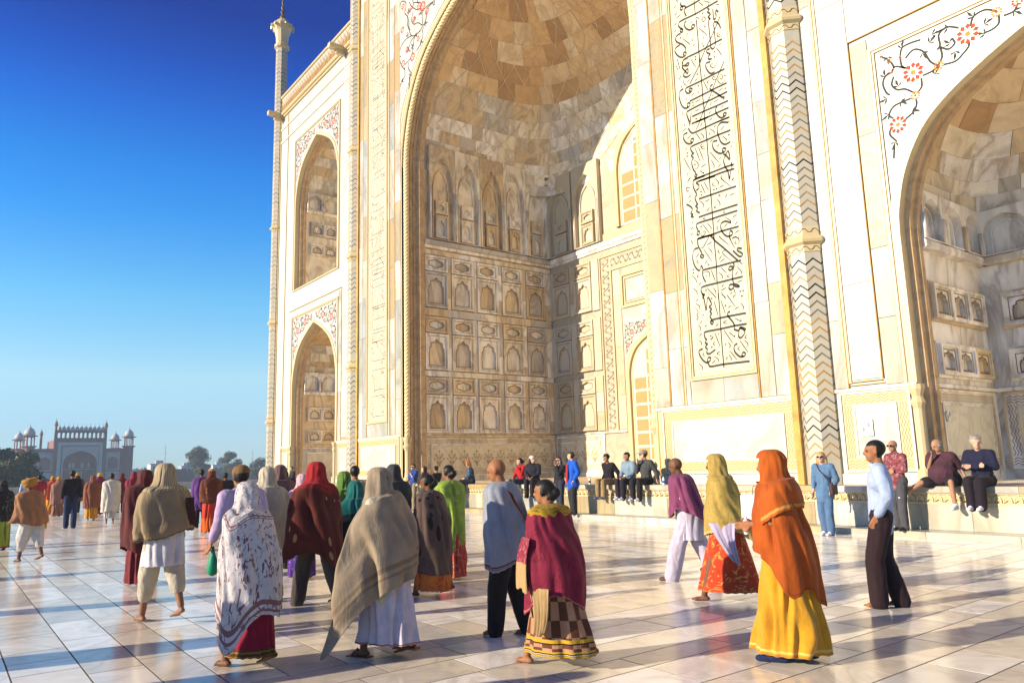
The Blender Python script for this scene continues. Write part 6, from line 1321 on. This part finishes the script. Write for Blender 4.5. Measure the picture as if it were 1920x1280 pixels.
p = Person('', -11.04, 4.37, 1.50, 180, 'woman in purple sari with a pink headscarf left of the red headcloth', stride=.24, skin='brown', arms=('wrap', 'wrap'))
p.skirt(C('skirt_purple', (.10,.035,.26), 'dots', (.6,.5,.5), scale=2), seed=6); p.shawl(C('sari_purple', (.09,.03,.28), 'dots', (.6,.55,.6), scale=1.5), hem=.7, rx=.18, ry=.25, seed=16); p.shawl(C('scarf_pink', (.60,.36,.42), 'motif', (.75,.65,.65), scale=1.5), hood=True, hem=1.28, rx=.15, ry=.22, name='headscarf', seed=17)

p = Person('', -6.0, 3.13, 1.55, 208, 'man in wide beige wool shawl trailing to the left, white dhoti and sandals', lean=6, stride=.40, arms=('wrap', 'wrap'), skin='dark', foot='bare')
p.skirt(C('dhoti_lilac_white', (.62,.58,.68), border=[(.93, .97, (.35,.08,.06))]), hem=.13, rx=.31, ry=.19, folds=.10, seed=7, name='dhoti'); p.shirt(C('kurta_cream', (.58,.53,.38)), .9, .50, 1.05, 'kurta')
p.shawl(C('shawl_beige', (.38,.30,.21), border=[(.86, .875, (.28,.2,.13)), (.89, .90, (.28,.2,.13))]), hood=True, hem=.66, rx=.26, ry=.32, folds=.07, seed=20, tl=(-.06, -.14), diag=1.4, flare=.06, drop=[(R(62), .42, .36, .42)])

for sd in 'LR':
    m = MB(); a = p.J['ank'+sd]; m.box(a.x-.08, a.x+.17, a.y-.045, a.y+.045, a.z-.088, a.z-.072); m.tube([a+Vector((.06, -.045, -.07)), a+Vector((.07, 0, -.012)), a+Vector((.06, .045, -.07))], .012, 5); m.build('sandal', plain('sandal_leather', (.20,.07,.03), .5, .2), p.e)

p = Person('', -8.9, 4.28, 1.40, 200, 'short figure wrapped in a teal and black cloth left of the beige-shawled man', lean=8, stride=.3, skin='dark', arms=('wrap', 'wrap'))
p.shawl(C('cloth_teal', (.008,.17,.16), border=[(.72, .97, (.006,.02,.025))]), hood=True, hem=.85, rx=.22, ry=.28, seed=21, folds=.07, drop=[(R(75), .12, .30, .5)]); p.skirt(C('skirt_black', (.015,.03,.035)), seed=8, rx=.22)


p = Person('', -9.93, 5.30, 1.60, 182, 'woman in a charcoal headscarf beside the beige-shawled man', stride=.25, skin='brown', arms=('wrap', 'wrap'))
p.shawl(C('scarf_charcoal', (.05,.055,.058), 'stripe', (.09,.09,.09), scale=1.5), hood=True, hem=.62, rx=.19, ry=.26, seed=22, folds=.07); p.skirt(C('skirt_grey_green', (.10,.13,.10)), seed=9)

p = Person('', -8.28, 4.95, 1.47, 208, 'woman with hair bun in blackish-brown spotted shawl and orange skirt', lean=5, stride=.48, skin='dark', hairstyle='bun', arms=('wrap', 'wrap'), hyaw=10)
p.skirt(C('skirt_orange', (.62,.20,.04), 'motif', (.5,.06,.05)), hem=.10, rx=.28, ry=.21, seed=10)
p.shawl(C('shawl_black_spotted', (.13,.085,.07), 'spots', (.012,.01,.01), scale=.9, border=[(.93, .97, (.16,.11,.08))]), hem=.30, rx=.25, ry=.29, folds=.06, seed=23, tl=(0, .05))

p = Person('', -9.37, 5.89, 1.58, 195, 'woman with black hair in light green sari and red hem behind the spotted shawl', stride=.36, skin='brown', hairstyle='bun', arms=('wrap', 'wrap'))
p.skirt(C('skirt_red_orange', (.55,.09,.05), 'motif', (.7,.3,.2)), rx=.27, seed=12); p.shawl(C('sari_light_green', (.30,.42,.06), 'motif', (.42,.5,.15)), hem=.42, rx=.20, ry=.26, seed=24, folds=.08)

p = Person('', -5.91, 4.37, 1.62, 212, 'shaven-headed man in blue-grey shawl with maroon stripes and black trousers', lean=7, stride=.26, skin='bronze', hairstyle='bald', arms=('wrap', 'wrap'), hpitch=14, hyaw=6)
p.trousers(C('black_trousers2', (.02,.013,.016)), (.118, .098, .082))
p.shawl(C('shawl_blue_grey', (.34,.36,.41), border=[(.90, .925, (.20,.05,.05)), (.94, .955, (.20,.05,.05))]), hem=.72, rx=.225, ry=.285, folds=.055, seed=26, diag=1.3, tl=(-.03, -.08))
p.flap([(-.12, .25, 1.38), (-.18, .23, 1.26), (-.225, .17, 1.13)], (.075, .06), C('strap_maroon', (.13,.03,.02)), 'cloth_band', axis=(.5, .5, .6), wave=.003)
p.flap([(-.235, -.02, 1.32), (-.262, -.04, 1.0), (-.255, -.06, .72)], (.15, .15), C('shawl_fold_blue', (.36,.37,.42), border=[(.50, .63, (.13,.03,.02))]), 'shawl_fold', axis=(-.15, 1, 0), wave=.012)

p = Person('', -4.77, 3.99, 1.43, 196, 'woman with black hair bun in crimson patterned shawl and chequered brown skirt', lean=7, stride=.62, skin='bronze', hairstyle='bun', arms=('wrap', 'wrap'), hyaw=14)
YG = (.62,.38,.03); DK = (.03,.012,.02)
p.skirt(C('skirt_chequered', (.55,.30,.17), 'check', (.16,.06,.025), scale=.8, border=[(.70, .735, YG), (.735, .75, DK), (.84, .875, YG), (.875, .90, DK), (.90, .925, (.6,.5,.35)), (.925, .94, DK), (.94, 1, YG)]), hem=.13, rx=.37, ry=.25, folds=.055, seed=13, kf=(4, 8, 13))
p.shawl(C('shawl_crimson', (.26,.018,.055), 'motif', (.17,.012,.035), scale=1.6, border=[(.93, .965, (.45,.16,.15))]), hem=.60, rx=.255, ry=.295, folds=.05, seed=27, tl=(-.05, .02), diag=1.2, drop=[(R(55), .08, .06, .4), (R(190), .12, .0, .5)])
p.shawl(C('collar_yellow', (.52,.33,.02), 'motif', (.05,.03,.01), scale=.8), hem=1.36, rx=.15, ry=.21, folds=.03, name='neck_scarf', seed=28, grow=1.14)

p.flap([(.15, .27, 1.18), (.17, .30, .98), (.18, .31, .70)], (.20, .26), C('shawl_end_crimson', (.30,.03,.07), 'motif', (.48,.22,.2), scale=.8, border=[(.55, 1, (.50,.34,.16))]), axis=(-.82, .57, 0), wave=.02, seed=2)
p.flap([(-.02, .31, .74), (-.02, .33, .56), (.0, .33, .34)], (.26, .15), C('shawl_end_tan', (.48,.33,.16)), axis=(-1, .15, 0), wave=.022, seed=5)


p = Person('', -6.81, 8.03, 1.60, 212, 'shaven-headed man in plum shawl and pale lilac pyjamas walking towards the crowd', lean=10, stride=.55, skin='dark', hairstyle='bald', arms=('wrap', 'wrap'), hpitch=10)
p.trousers(C('pyjama_lilac', (.60,.54,.66)), (.12, .115, .11)); p.shirt(C('kurta_lilac', (.62,.57,.68)), .9, .9, 1.0, 'kurta'); p.skirt(MATS['kurta_lilac'], hem=.56, rx=.2, ry=.21, folds=.05, name='kurta_tail')
p.shawl(C('shawl_plum', (.27,.07,.16)), hem=.95, rx=.20, ry=.275, folds=.07, seed=30, tl=(.04, 0), drop=[(R(165), .20, .16, .45), (R(20), .12, .02, .4)], grow=1.12)

p.shoes(plain('brown_sandal', (.10,.045,.03), .5, .2))

p = Person('', -5.56, 7.17, 1.60, 214, 'woman under a mustard lace shawl with orange-red skirt, holding a pale bag', lean=4, stride=.60, skin='dark', arms=('wrap', 'wrap'))
p.skirt(C('skirt_orange_red', (.60,.07,.02), 'motif', (.75,.36,.10), scale=1.2, border=[(.95, 1, (.55,.2,.05))]), hem=.12, rx=.36, ry=.23, folds=.05, seed=14, kf=(4, 7, 11))
p.flap([(.02, .27, .92), (-.03, .30, .72), (-.10, .30, .46)], (.34, .06), C('underskirt_lilac', (.55,.48,.62)), 'apron', axis=(1, -.1, 0), wave=.02)
p.shawl(C('shawl_mustard', (.50,.36,.10), 'motif', (.36,.26,.07), scale=2.4, border=[(.955, 1, (.6,.46,.2))]), hood=True, hem=.82, rx=.24, ry=.28, folds=.04, seed=31, tl=(-.06, 0), drop=[(R(160), .22, .12, .5)])

m = MB(); m.box(-.55, -.20, .16, .23, .92, 1.24); q = Matrix.Rotation(R(-14), 4, 'Y')
bgo = m.build('bag', plain('pale_blue_plastic', (.55,.66,.74), .35, .1, 8, bd=.02), p.e); bgo.rotation_euler[0] = 0; bv = bgo.modifiers.new('b', 'BEVEL'); bv.width = .012
m = MB(); m.tube([(-.33, .195, 1.24), (-.35, .195, 1.34), (-.44, .195, 1.34), (-.47, .195, 1.24)], .010, 5); m.build('bag_handle', plain('bag_handle', (.45,.33,.24), .5, .1), p.e)

p = Person('', -3.65, 5.42, 1.60, 210, 'woman in burnt-orange shawl over her head and golden yellow sari', lean=3, stride=.22, skin='bronze', hairstyle='short', arms=('front', 'front'), foot='sock')
p.skirt(C('sari_golden', (.66,.34,.012), border=[(.86, .90, (.75,.52,.15)), (.935, .945, (.4,.16,.01)), (.955, .965, (.4,.16,.01)), (.975, .985, (.4,.16,.01))], sheen=.3), hem=.07, rx=.30, ry=.235, folds=.11, seed=15, kf=(6, 11, 17))

p.shawl(C('shawl_burnt_orange', (.46,.105,.008), border=[(.955, .97, (.30,.06,.01))]), hem=.74, rx=.24, ry=.285, folds=.06, seed=33, diag=1.2, tl=(.16, .0), drop=[(R(100), .18, .03, .5), (R(180), .12, .03, .5)])
p.shawl(C('headcloth_orange', (.50,.12,.01), border=[(.93, .96, (.60,.33,.08))]), hood=True, hem=1.18, rx=.19, ry=.25, folds=.05, name='head_cloth', seed=34, tl=(-.08, 0), grow=1.10)


p.shoes(C('sock_blue', (.025,.035,.12)))
m = MB(); q = p.T(.29, 0, 1.08); m.lathe([(.02,q.z-.07),(.024,q.z-.05),(.024,q.z+.04),(.012,q.z+.06),(.012,q.z+.08)], q.x, q.y, 10); m.build('small_bottle', plain('white_plastic', (.75,.75,.75), .3, .05), p.e, True)

p = Person('', -4.18, 7.98, 1.71, 206, 'young man in light blue shirt and dark trousers with hand in pocket', lean=-2, stride=.20, skin='bronze', arms=('pocket', 'pocket'), hyaw=10, knee=.02)
p.trousers(C('trousers_maroon_black', (.035,.014,.018)), (.112, .095, .092)); p.shirt(C('shirt_light_blue', (.46,.55,.74)), .98, .80, 1.06, collar=True)

# ---- people by the plinth (standing)
p = Person('', -8.69, 14.45, 1.66, 268, 'blond woman in denim-blue blouse and trousers with dark shoulder bag leaning by the plinth', stride=.06, pose='stand', skin='fair', hair='blond', hairstyle='bob', arms=('pocket', 'down'), hyaw=15, foot='shoe', z=0)
p.shirt(C('blouse_denim', (.13,.24,.40)), .8, .76, 1.06, 'blouse'); p.trousers(C('denim_blue', (.12,.21,.36)), (.10, .082, .078)); p.shoes(plain('trainer_white', (.72,.70,.70), .5, .08)); p.belt_bag(plain('dark_leather', (.05,.022,.02), .4, .2), 1); p.glasses()
p = Person('', -7.42, 14.9, 1.72, 258, 'man with sunglasses in red patterned shirt standing behind the blue-shirted young man', stride=.05, pose='stand', skin='tan', hairstyle='balding', hair='grey', arms=('wrap', 'wrap'), z=0.12, foot='shoe')
p.shirt(C('shirt_red_pattern', (.25,.05,.07), 'omotif', (.42,.22,.22)), .95, .82, 1.08, collar=True); p.trousers(C('grey_trousers3', (.10,.10,.11))); p.shoes(plain('shoe_black', (.02,.02,.02), .4, .1)); p.glasses()
p = Person('', -16.75, 14.75, 1.78, 250, 'man in open bright blue jacket over red shirt standing before the plinth', stride=.05, pose='stand', skin='fair', hair='brown', arms=('pocket', 'pocket'), hyaw=-40, z=.12, foot='shoe')
p.shirt(C('jacket_blue', (.01,.13,.62)), .98, .78, 1.15, 'jacket', True); p.trousers(C('trousers_dark_grey', (.035,.035,.04))); p.shoes(MATS['shoe_black'])
p.flap([(.155, 0, 1.38), (.178, 0, 1.15), (.175, 0, .84)], (.07, .13), C('shirt_red', (.55,.008,.03)), 'shirt_front', axis=(0, 1, 0), wave=.002)
p = Person('', -17.55, 14.95, 1.66, 262, 'dark-haired woman in sunglasses and black top behind the blue-jacketed man', stride=.05, pose='stand', skin='fair', hair='brown', hairstyle='long', arms=('face', 'down'), z=.12, foot='shoe')
p.shirt(C('top_black', (.02,.02,.025)), .95, .8, 1.05, 'top'); p.trousers(C('jeans_dark', (.04,.05,.09))); p.shoes(MATS['shoe_black']); p.glasses()

# ---- seated on the plinth (seat at plinth top, legs hanging)
def sit(x, H, label, head=270, y=15.50, **k):
    return Person('', x, y, H, head, label, pose='sit', seat=PZ, foot='shoe', group=None, **k)
TR = plain('trainer_grey_white', (.60,.62,.68), .5, .1)
p = sit(-6.78, 1.74, 'heavy bald man in maroon T-shirt and dark shorts sitting with one leg raised', skin='tan', hair='grey', hairstyle='balding', lean=16, hpitch=22, hyaw=-40, arms=('brace', 'chin'), fat=1.28, legs={'L': ((.36, .22, .0), (.34, .24, -.42)), 'R': ((.34, -.30, -.01), (.52, -.58, -.22))}, head=272)
p.shirt(C('tshirt_maroon', (.10,.04,.06)), .42, 1.0, 1.0, 't_shirt'); p.trousers(C('shorts_dark', (.03,.025,.035)), (.125, .105, .09), -.80, 'shorts', .15); p.shoes(TR)
p = sit(-6.12, 1.78, 'man in navy sweater with folded arms and dark trousers, rightmost on the plinth', skin='fair', hair='grey', hairstyle='curly', lean=8, hyaw=30, hpitch=6, arms=('fold', 'fold'), spread=.09, kx=.40)
p.shirt(C('sweater_navy', (.018,.02,.06)), .98, .98, 1.18, 'sweater'); p.trousers(C('trousers_black3', (.022,.014,.025)), (.115, .09, .08)); p.shoes(TR)
p.flap([(.11, .09, 1.36), (.165, .07, 1.28)], (.06, .03), plain('white_emblem', (.7,.7,.7), .6, .05), 'chest_emblem', axis=(0, 1, 0), wave=.001)
p = sit(-15.95, 1.66, 'boy in black pullover and khaki trousers, leftmost of the three seated young men', skin='tan', hair='black', hairstyle='curly', lean=10, hpitch=10, hyaw=-15, arms=('brace', 'brace'), spread=.13)
p.shirt(C('pullover_black', (.018,.015,.022)), .98, .98, 1.1, 'pullover'); p.trousers(C('khaki', (.34,.24,.12))); p.shoes(plain('trainer_navy', (.10,.13,.25), .5, .2))
p = sit(-15.15, 1.72, 'man in light denim shirt over white top, middle of the three seated young men', skin='tan', hair='black', lean=8, hyaw=-20, hpitch=8, arms=('lap', 'lap'), spread=.10)
p.shirt(C('denim_light', (.26,.36,.44)), .9, .98, 1.1, collar=True); p.trousers(C('trousers_ink', (.025,.02,.035))); p.shoes(TR); p.flap([(.13, 0, 1.36), (.17, 0, 1.2)], (.08, .05), C('undershirt_white', (.7,.7,.7)), 'undershirt', axis=(0, 1, 0), wave=.001)
p = sit(-14.55, 1.78, 'man in grey cap and striped dark hooded top, rightmost of the three seated young men', skin='fair', hair='brown', lean=4, hyaw=-55, arms=('brace', 'chin'), spread=.12)
p.shirt(C('hoodie_striped', (.05,.055,.055), 'ostripe', (.13,.13,.13), scale=1.2), .98, .98, 1.12, 'hooded_top', True); p.trousers(C('jeans_black', (.022,.02,.025))); p.shoes(TR); p.cap_hat(C('cap_grey', (.30,.26,.22))); p.glasses()
p = sit(-19.5, 1.74, 'person in dark padded jacket sitting with their back half turned beside the red jacket', skin='fair', hair='brown', hairstyle='bob', lean=6, hyaw=60, arms=('lap', 'lap'), head=300)
p.shirt(C('padded_dark', (.025,.025,.04)), 1, .98, 1.25, 'jacket', True); p.trousers(C('jeans_black')if 0 else MATS['jeans_black']); p.shoes(MATS['shoe_black']); p.cap_hat(C('hat_white', (.65,.62,.58)), False, 'woolly_hat')
p = sit(-20.15, 1.64, 'dark-haired woman in bright red jacket sitting left of the dark padded jacket', skin='fair', hair='black', hairstyle='bun', lean=4, hyaw=-20, arms=('chin', 'lap'))
p.shirt(C('jacket_red', (.52,.015,.02)), 1, .98, 1.15, 'jacket', True); p.trousers(MATS['jeans_dark']); p.shoes(MATS['shoe_black'])
p = sit(-23.1, 1.66, 'ginger-blond woman in dark blue patterned top sitting alone with bag on lap', skin='fair', hair='ginger', hairstyle='bob', lean=10, hpitch=18, hyaw=-50, arms=('lap', 'lap'), head=240)
p.shirt(C('top_blue_pattern', (.03,.06,.13), 'omotif', (.15,.25,.35)), .9, .98, 1.1, 'top'); p.trousers(C('trousers_midnight', (.03,.03,.05))); p.shoes(TR)
p = Person('', -23.6, 14.3, 1.60, 200, 'curly-haired woman in black top and patterned dress walking past the flower dado', stride=.3, skin='tan', hair='black', hairstyle='curly', arms=('lap', 'lap'), hpitch=18)
p.shirt(C('top_black2', (.02,.018,.02)), .9, .9, 1.05, 'top'); p.skirt(C('dress_pattern', (.10,.08,.07), 'motif', (.45,.4,.36)), hem=.42, seed=20); 
p = Person('', -24.6, 14.4, 1.62, 215, 'brown-haired woman in dark cardigan next to the curly-haired woman', stride=.2, skin='fair', hair='brown', hairstyle='bob', arms=('lap', 'lap'))
p.shirt(C('cardigan_dark', (.06,.04,.035)), .95, .8, 1.1, 'cardigan'); p.trousers(MATS['jeans_dark'])
p = Person('', -25.6, 14.5, 1.72, 270, 'man with sunglasses in blue polo shirt facing the camera near the portal\'s left jamb', stride=.08, pose='stand', skin='fair', hair='brown', arms=('chin', 'lap'))
p.shirt(C('polo_blue', (.015,.09,.36)), .45, .84, 1.08, 'polo_shirt', True); p.trousers(C('chino', (.35,.28,.18))); p.glasses()
p = Person('', -27.0, 14.2, 1.62, 170, 'woman with long dark hair in black coat near the portal\'s left jamb', stride=.2, skin='fair', hair='brown', hairstyle='long', arms=('down', 'down'))
p.shirt(C('coat_black', (.02,.02,.02)), 1, .66, 1.15, 'coat'); p.trousers(MATS['jeans_black'])
p = sit(-40.6, 1.74, 'man in dark suit sitting below the lower left niche', skin='fair', hair='brown', hairstyle='short', lean=6, arms=('lap', 'lap'), far=True)
p.shirt(C('suit_dark', (.03,.028,.035)), 1, .98, 1.15, 'jacket', True); p.trousers(MATS['jeans_black'])
p = sit(-41.6, 1.66, 'dark-haired woman in black beside the suited man below the left niche', skin='fair', hair='black', hairstyle='long', lean=6, arms=('lap', 'lap'), far=True)
p.shirt(MATS['coat_black'], 1, .98, 1.1, 'coat'); p.trousers(MATS['jeans_black'])

# ---- far walkers on the left
def far(x, y, H, head, label, **k):
    return Person('', x, y, min(H, 1.78), head, label, far=True, **k)
p = far(-27.72, 3.4, 1.78, 180, 'man in black shirt and navy jeans walking away, tallest in the left crowd', skin='brown', stride=.22, arms=('down', 'swing'))
p.shirt(C('shirt_black', (.03,.02,.03)), .98, .82, 1.1, collar=True); p.trousers(C('jeans_navy', (.03,.045,.11)))
p = Person('', -17.38, 1.51, 1.55, 210, 'stooping man in light brown blanket, mustard turban and white dhoti at far left', lean=14, stride=.45, skin='dark', arms=('wrap', 'wrap'))
p.trousers(C('dhoti_white2', (.62,.59,.56)), (.14, .125, .08), .5, 'dhoti', .16); p.shawl(C('blanket_brown', (.40,.20,.10)), hem=.80, rx=.23, ry=.29, folds=.06, seed=40, tl=(.05, .0), flare=.05, drop=[(R(80), .0, .22, .5)]); p.headwrap(C('turban_mustard', (.45,.24,.05)), 'turban', 1.15)
p.belt_bag(C('bag_yellow', (.55,.36,.05)), -1, .78)
p = far(-38.13, 3.95, 1.64, 176, 'woman in orange-red shawl and yellow-orange skirt in the far left crowd', skin='dark', stride=.25, arms=('wrap', 'wrap'))
p.skirt(C('skirt_marigold', (.65,.27,.02)), seed=30); p.shawl(C('shawl_orange_red', (.62,.11,.04), border=[(0, .3, (.55,.33,.05))]), hood=True, hem=.7, seed=41)
p = far(-32.01, 4.6, 1.60, 178, 'person in terracotta shawl with marigold skirt left of the white shawl', skin='dark', stride=.3, arms=('wrap', 'wrap'))
p.skirt(C('skirt_marigold2', (.68,.33,.02)), hem=.08, seed=31); p.shawl(C('shawl_terracotta', (.30,.11,.06)), hood=True, hem=.48, rx=.24, ry=.30, seed=42)
p = far(-28.76, 4.69, 1.67, 180, 'person wrapped in a white shawl walking away with bare feet', skin='brown', stride=.22, arms=('wrap', 'wrap'))
p.shawl(C('shawl_white', (.70,.66,.58)), hem=.42, rx=.21, ry=.28, seed=43); p.skirt(C('lungi_white', (.66,.62,.60)), hem=.2, rx=.18, ry=.18, seed=32)
p = far(-30.3, 5.65, 1.70, 178, 'person in crimson hooded shawl and black trousers right of the white shawl', skin='brown', stride=.2, arms=('wrap', 'wrap'))
p.shawl(C('shawl_crimson_far', (.30,.03,.06)), hood=True, hem=.85, rx=.18, ry=.25, seed=44); p.trousers(C('black_trousers4', (.03,.02,.025)))
p = far(-26.53, 5.39, 1.66, 182, 'man in cream shawl behind the tan-shawled dhoti man', skin='brown', stride=.22, arms=('wrap', 'wrap'))
p.shawl(C('shawl_cream_far', (.58,.47,.28)), hem=.75, rx=.21, ry=.28, seed=45); p.trousers(MATS['brown_trousers'])
p = far(-21.21, 5.85, 1.67, 172, 'woman in rust patterned headcloth and bright orange skirt right of the tan shawl', skin='dark', stride=.18, arms=('wrap', 'wrap'))
p.skirt(C('skirt_bright_orange', (.66,.14,.01), border=[(.0, .55, (.55,.05,.02))]), seed=33); p.shawl(C('shawl_rust', (.17,.045,.02), 'dots', (.4,.2,.08), scale=1.4, border=[(0, .18, (.45,.33,.18))]), hood=True, hem=.82, seed=46)
p = far(-24.78, 6.54, 1.70, 176, 'person in violet shawl just left of the rust headcloth', skin='dark', stride=.2, arms=('wrap', 'wrap'))
p.shawl(C('shawl_violet', (.16,.06,.26)), hem=.5, seed=47); p.trousers(MATS['black_trousers4'])
p = far(-24.03, 7.04, 1.58, 172, 'dark-clothed person between the rust headcloth and the knitted cap', skin='dark', stride=.2)
p.shirt(MATS['shirt_black'], 1, .7, 1.1); p.trousers(MATS['black_trousers4'])
p = far(-34.91, 2.8, 1.66, 176, 'person in pale blue top with dark hair at far left of the crowd', skin='brown', stride=.2)
p.shirt(C('shirt_pale_blue', (.40,.52,.70)), 1, .8, 1.15); p.trousers(MATS['jeans_navy'])
p = far(-34.2, 3.1, 1.70, 178, 'dark-haired person in red waistcoat beside the pale blue top', skin='brown', stride=.2)
p.shirt(C('waistcoat_red', (.42,.04,.06)), .3, .82, 1.1, 'waistcoat'); p.trousers(MATS['black_trousers4'])
p = far(-36.17, 5.44, 1.72, 172, 'woman with yellow headcloth and wine-red sari behind the terracotta shawl', skin='dark', stride=.2, arms=('wrap', 'wrap'))
p.skirt(C('skirt_wine', (.25,.03,.09)), seed=34); p.shawl(C('head_yellow', (.66,.45,.08), border=[(.3, 1, (.25,.03,.09))]), hood=True, hem=.7, seed=48)
p = far(-36.51, 4.0, 1.60, 178, 'person in dusty pink shawl with yellow headcloth left of the black-shirted man', skin='dark', stride=.2, arms=('wrap', 'wrap'))
p.skirt(C('skirt_dusty', (.30,.16,.12)), seed=35); p.shawl(C('shawl_dusty', (.40,.22,.17), border=[(0, .25, (.62,.36,.05))]), hood=True, hem=.55, seed=49)
p = far(-39.94, 5.1, 1.74, 176, 'person with straw-yellow headcloth in brown wrap beyond the black-shirted man', skin='dark', stride=.2, arms=('wrap', 'wrap'))
p.shawl(C('shawl_brown_far', (.14,.07,.04), border=[(0, .25, (.58,.42,.14))]), hood=True, hem=.5, seed=50); p.trousers(MATS['black_trousers4'])
p = far(-37.64, 6.53, 1.68, 176, 'person in dark red wrap behind the white shawl', skin='dark', stride=.2, arms=('wrap', 'wrap'))
p.shawl(C('shawl_darkred_far', (.18,.03,.05)), hood=True, hem=.5, seed=51); p.trousers(MATS['black_trousers4'])
p = Person('', -20.94, 1.20, 1.52, 205, 'person in black patterned top and lime skirt cut by the left edge', stride=.3, skin='dark', arms=('wrap', 'wrap'))
p.skirt(C('skirt_lime', (.36,.42,.06), border=[(.85, 1, (.35,.1,.04))]), seed=36); p.shawl(C('shawl_black_pattern', (.025,.022,.025), 'motif', (.12,.12,.12), scale=1.2), hem=.72, seed=52, hood=True)
p = Person('', -12.29, 2.45, 1.62, 186, 'person in maroon sari mostly hidden behind the tan-shawled dhoti man', stride=.5, skin='bronze', arms=('wrap', 'wrap'))
p.skirt(C('skirt_maroon', (.20,.02,.03)), rx=.30, seed=37); p.shawl(C('shawl_maroon_dark', (.14,.03,.03)), hood=True, hem=.45, rx=.24, ry=.30, seed=53, tl=(0, .12))
# ---- walkers outside the frame whose shadows cross the floor
flush()
def copy_person(src, x, y, head, H, label):
    c = src.copy(); col.objects.link(c); c.location = (x, y, 0); c.rotation_euler[2] = R(head); c.scale = (H/1.7,)*3; c['label'] = label; c['group'] = 'walkers outside the left edge of the frame'
    for ch in src.children:
        d = ch.copy(); col.objects.link(d); d.parent = c
ppl = [o for o in bpy.data.objects if o.name.startswith('person') and o.parent is None]
for i, (x, y, src) in enumerate([(-5.6, -.35, 0), (-6.9, -1.0, 9), (-3.2, -.6, 14), (-8.6, -1.4, 5), (-4.4, -2.2, 17), (-11.5, -1.0, 13), (-20.0, -2.2, 1), (-22.5, -1.6, 4), (-25.5, -2.6, 6), (-28, -2.0, 12), (-15.5, -1.8, 15)]):
    copy_person(ppl[src], x, y, 190+7*(i % 5), 1.5+.05*(i % 4), 'walker %s, outside the left edge, seen by its shadow' % ('nearest the camera', 'second from the camera', 'closest to the bottom edge', 'fourth from the camera', 'behind the nearest one', 'beside the stooping man', 'level with the far-left turban', 'level with the white shawl', 'level with the terracotta shawl', 'farthest from the camera', 'midway along the left edge')[i])
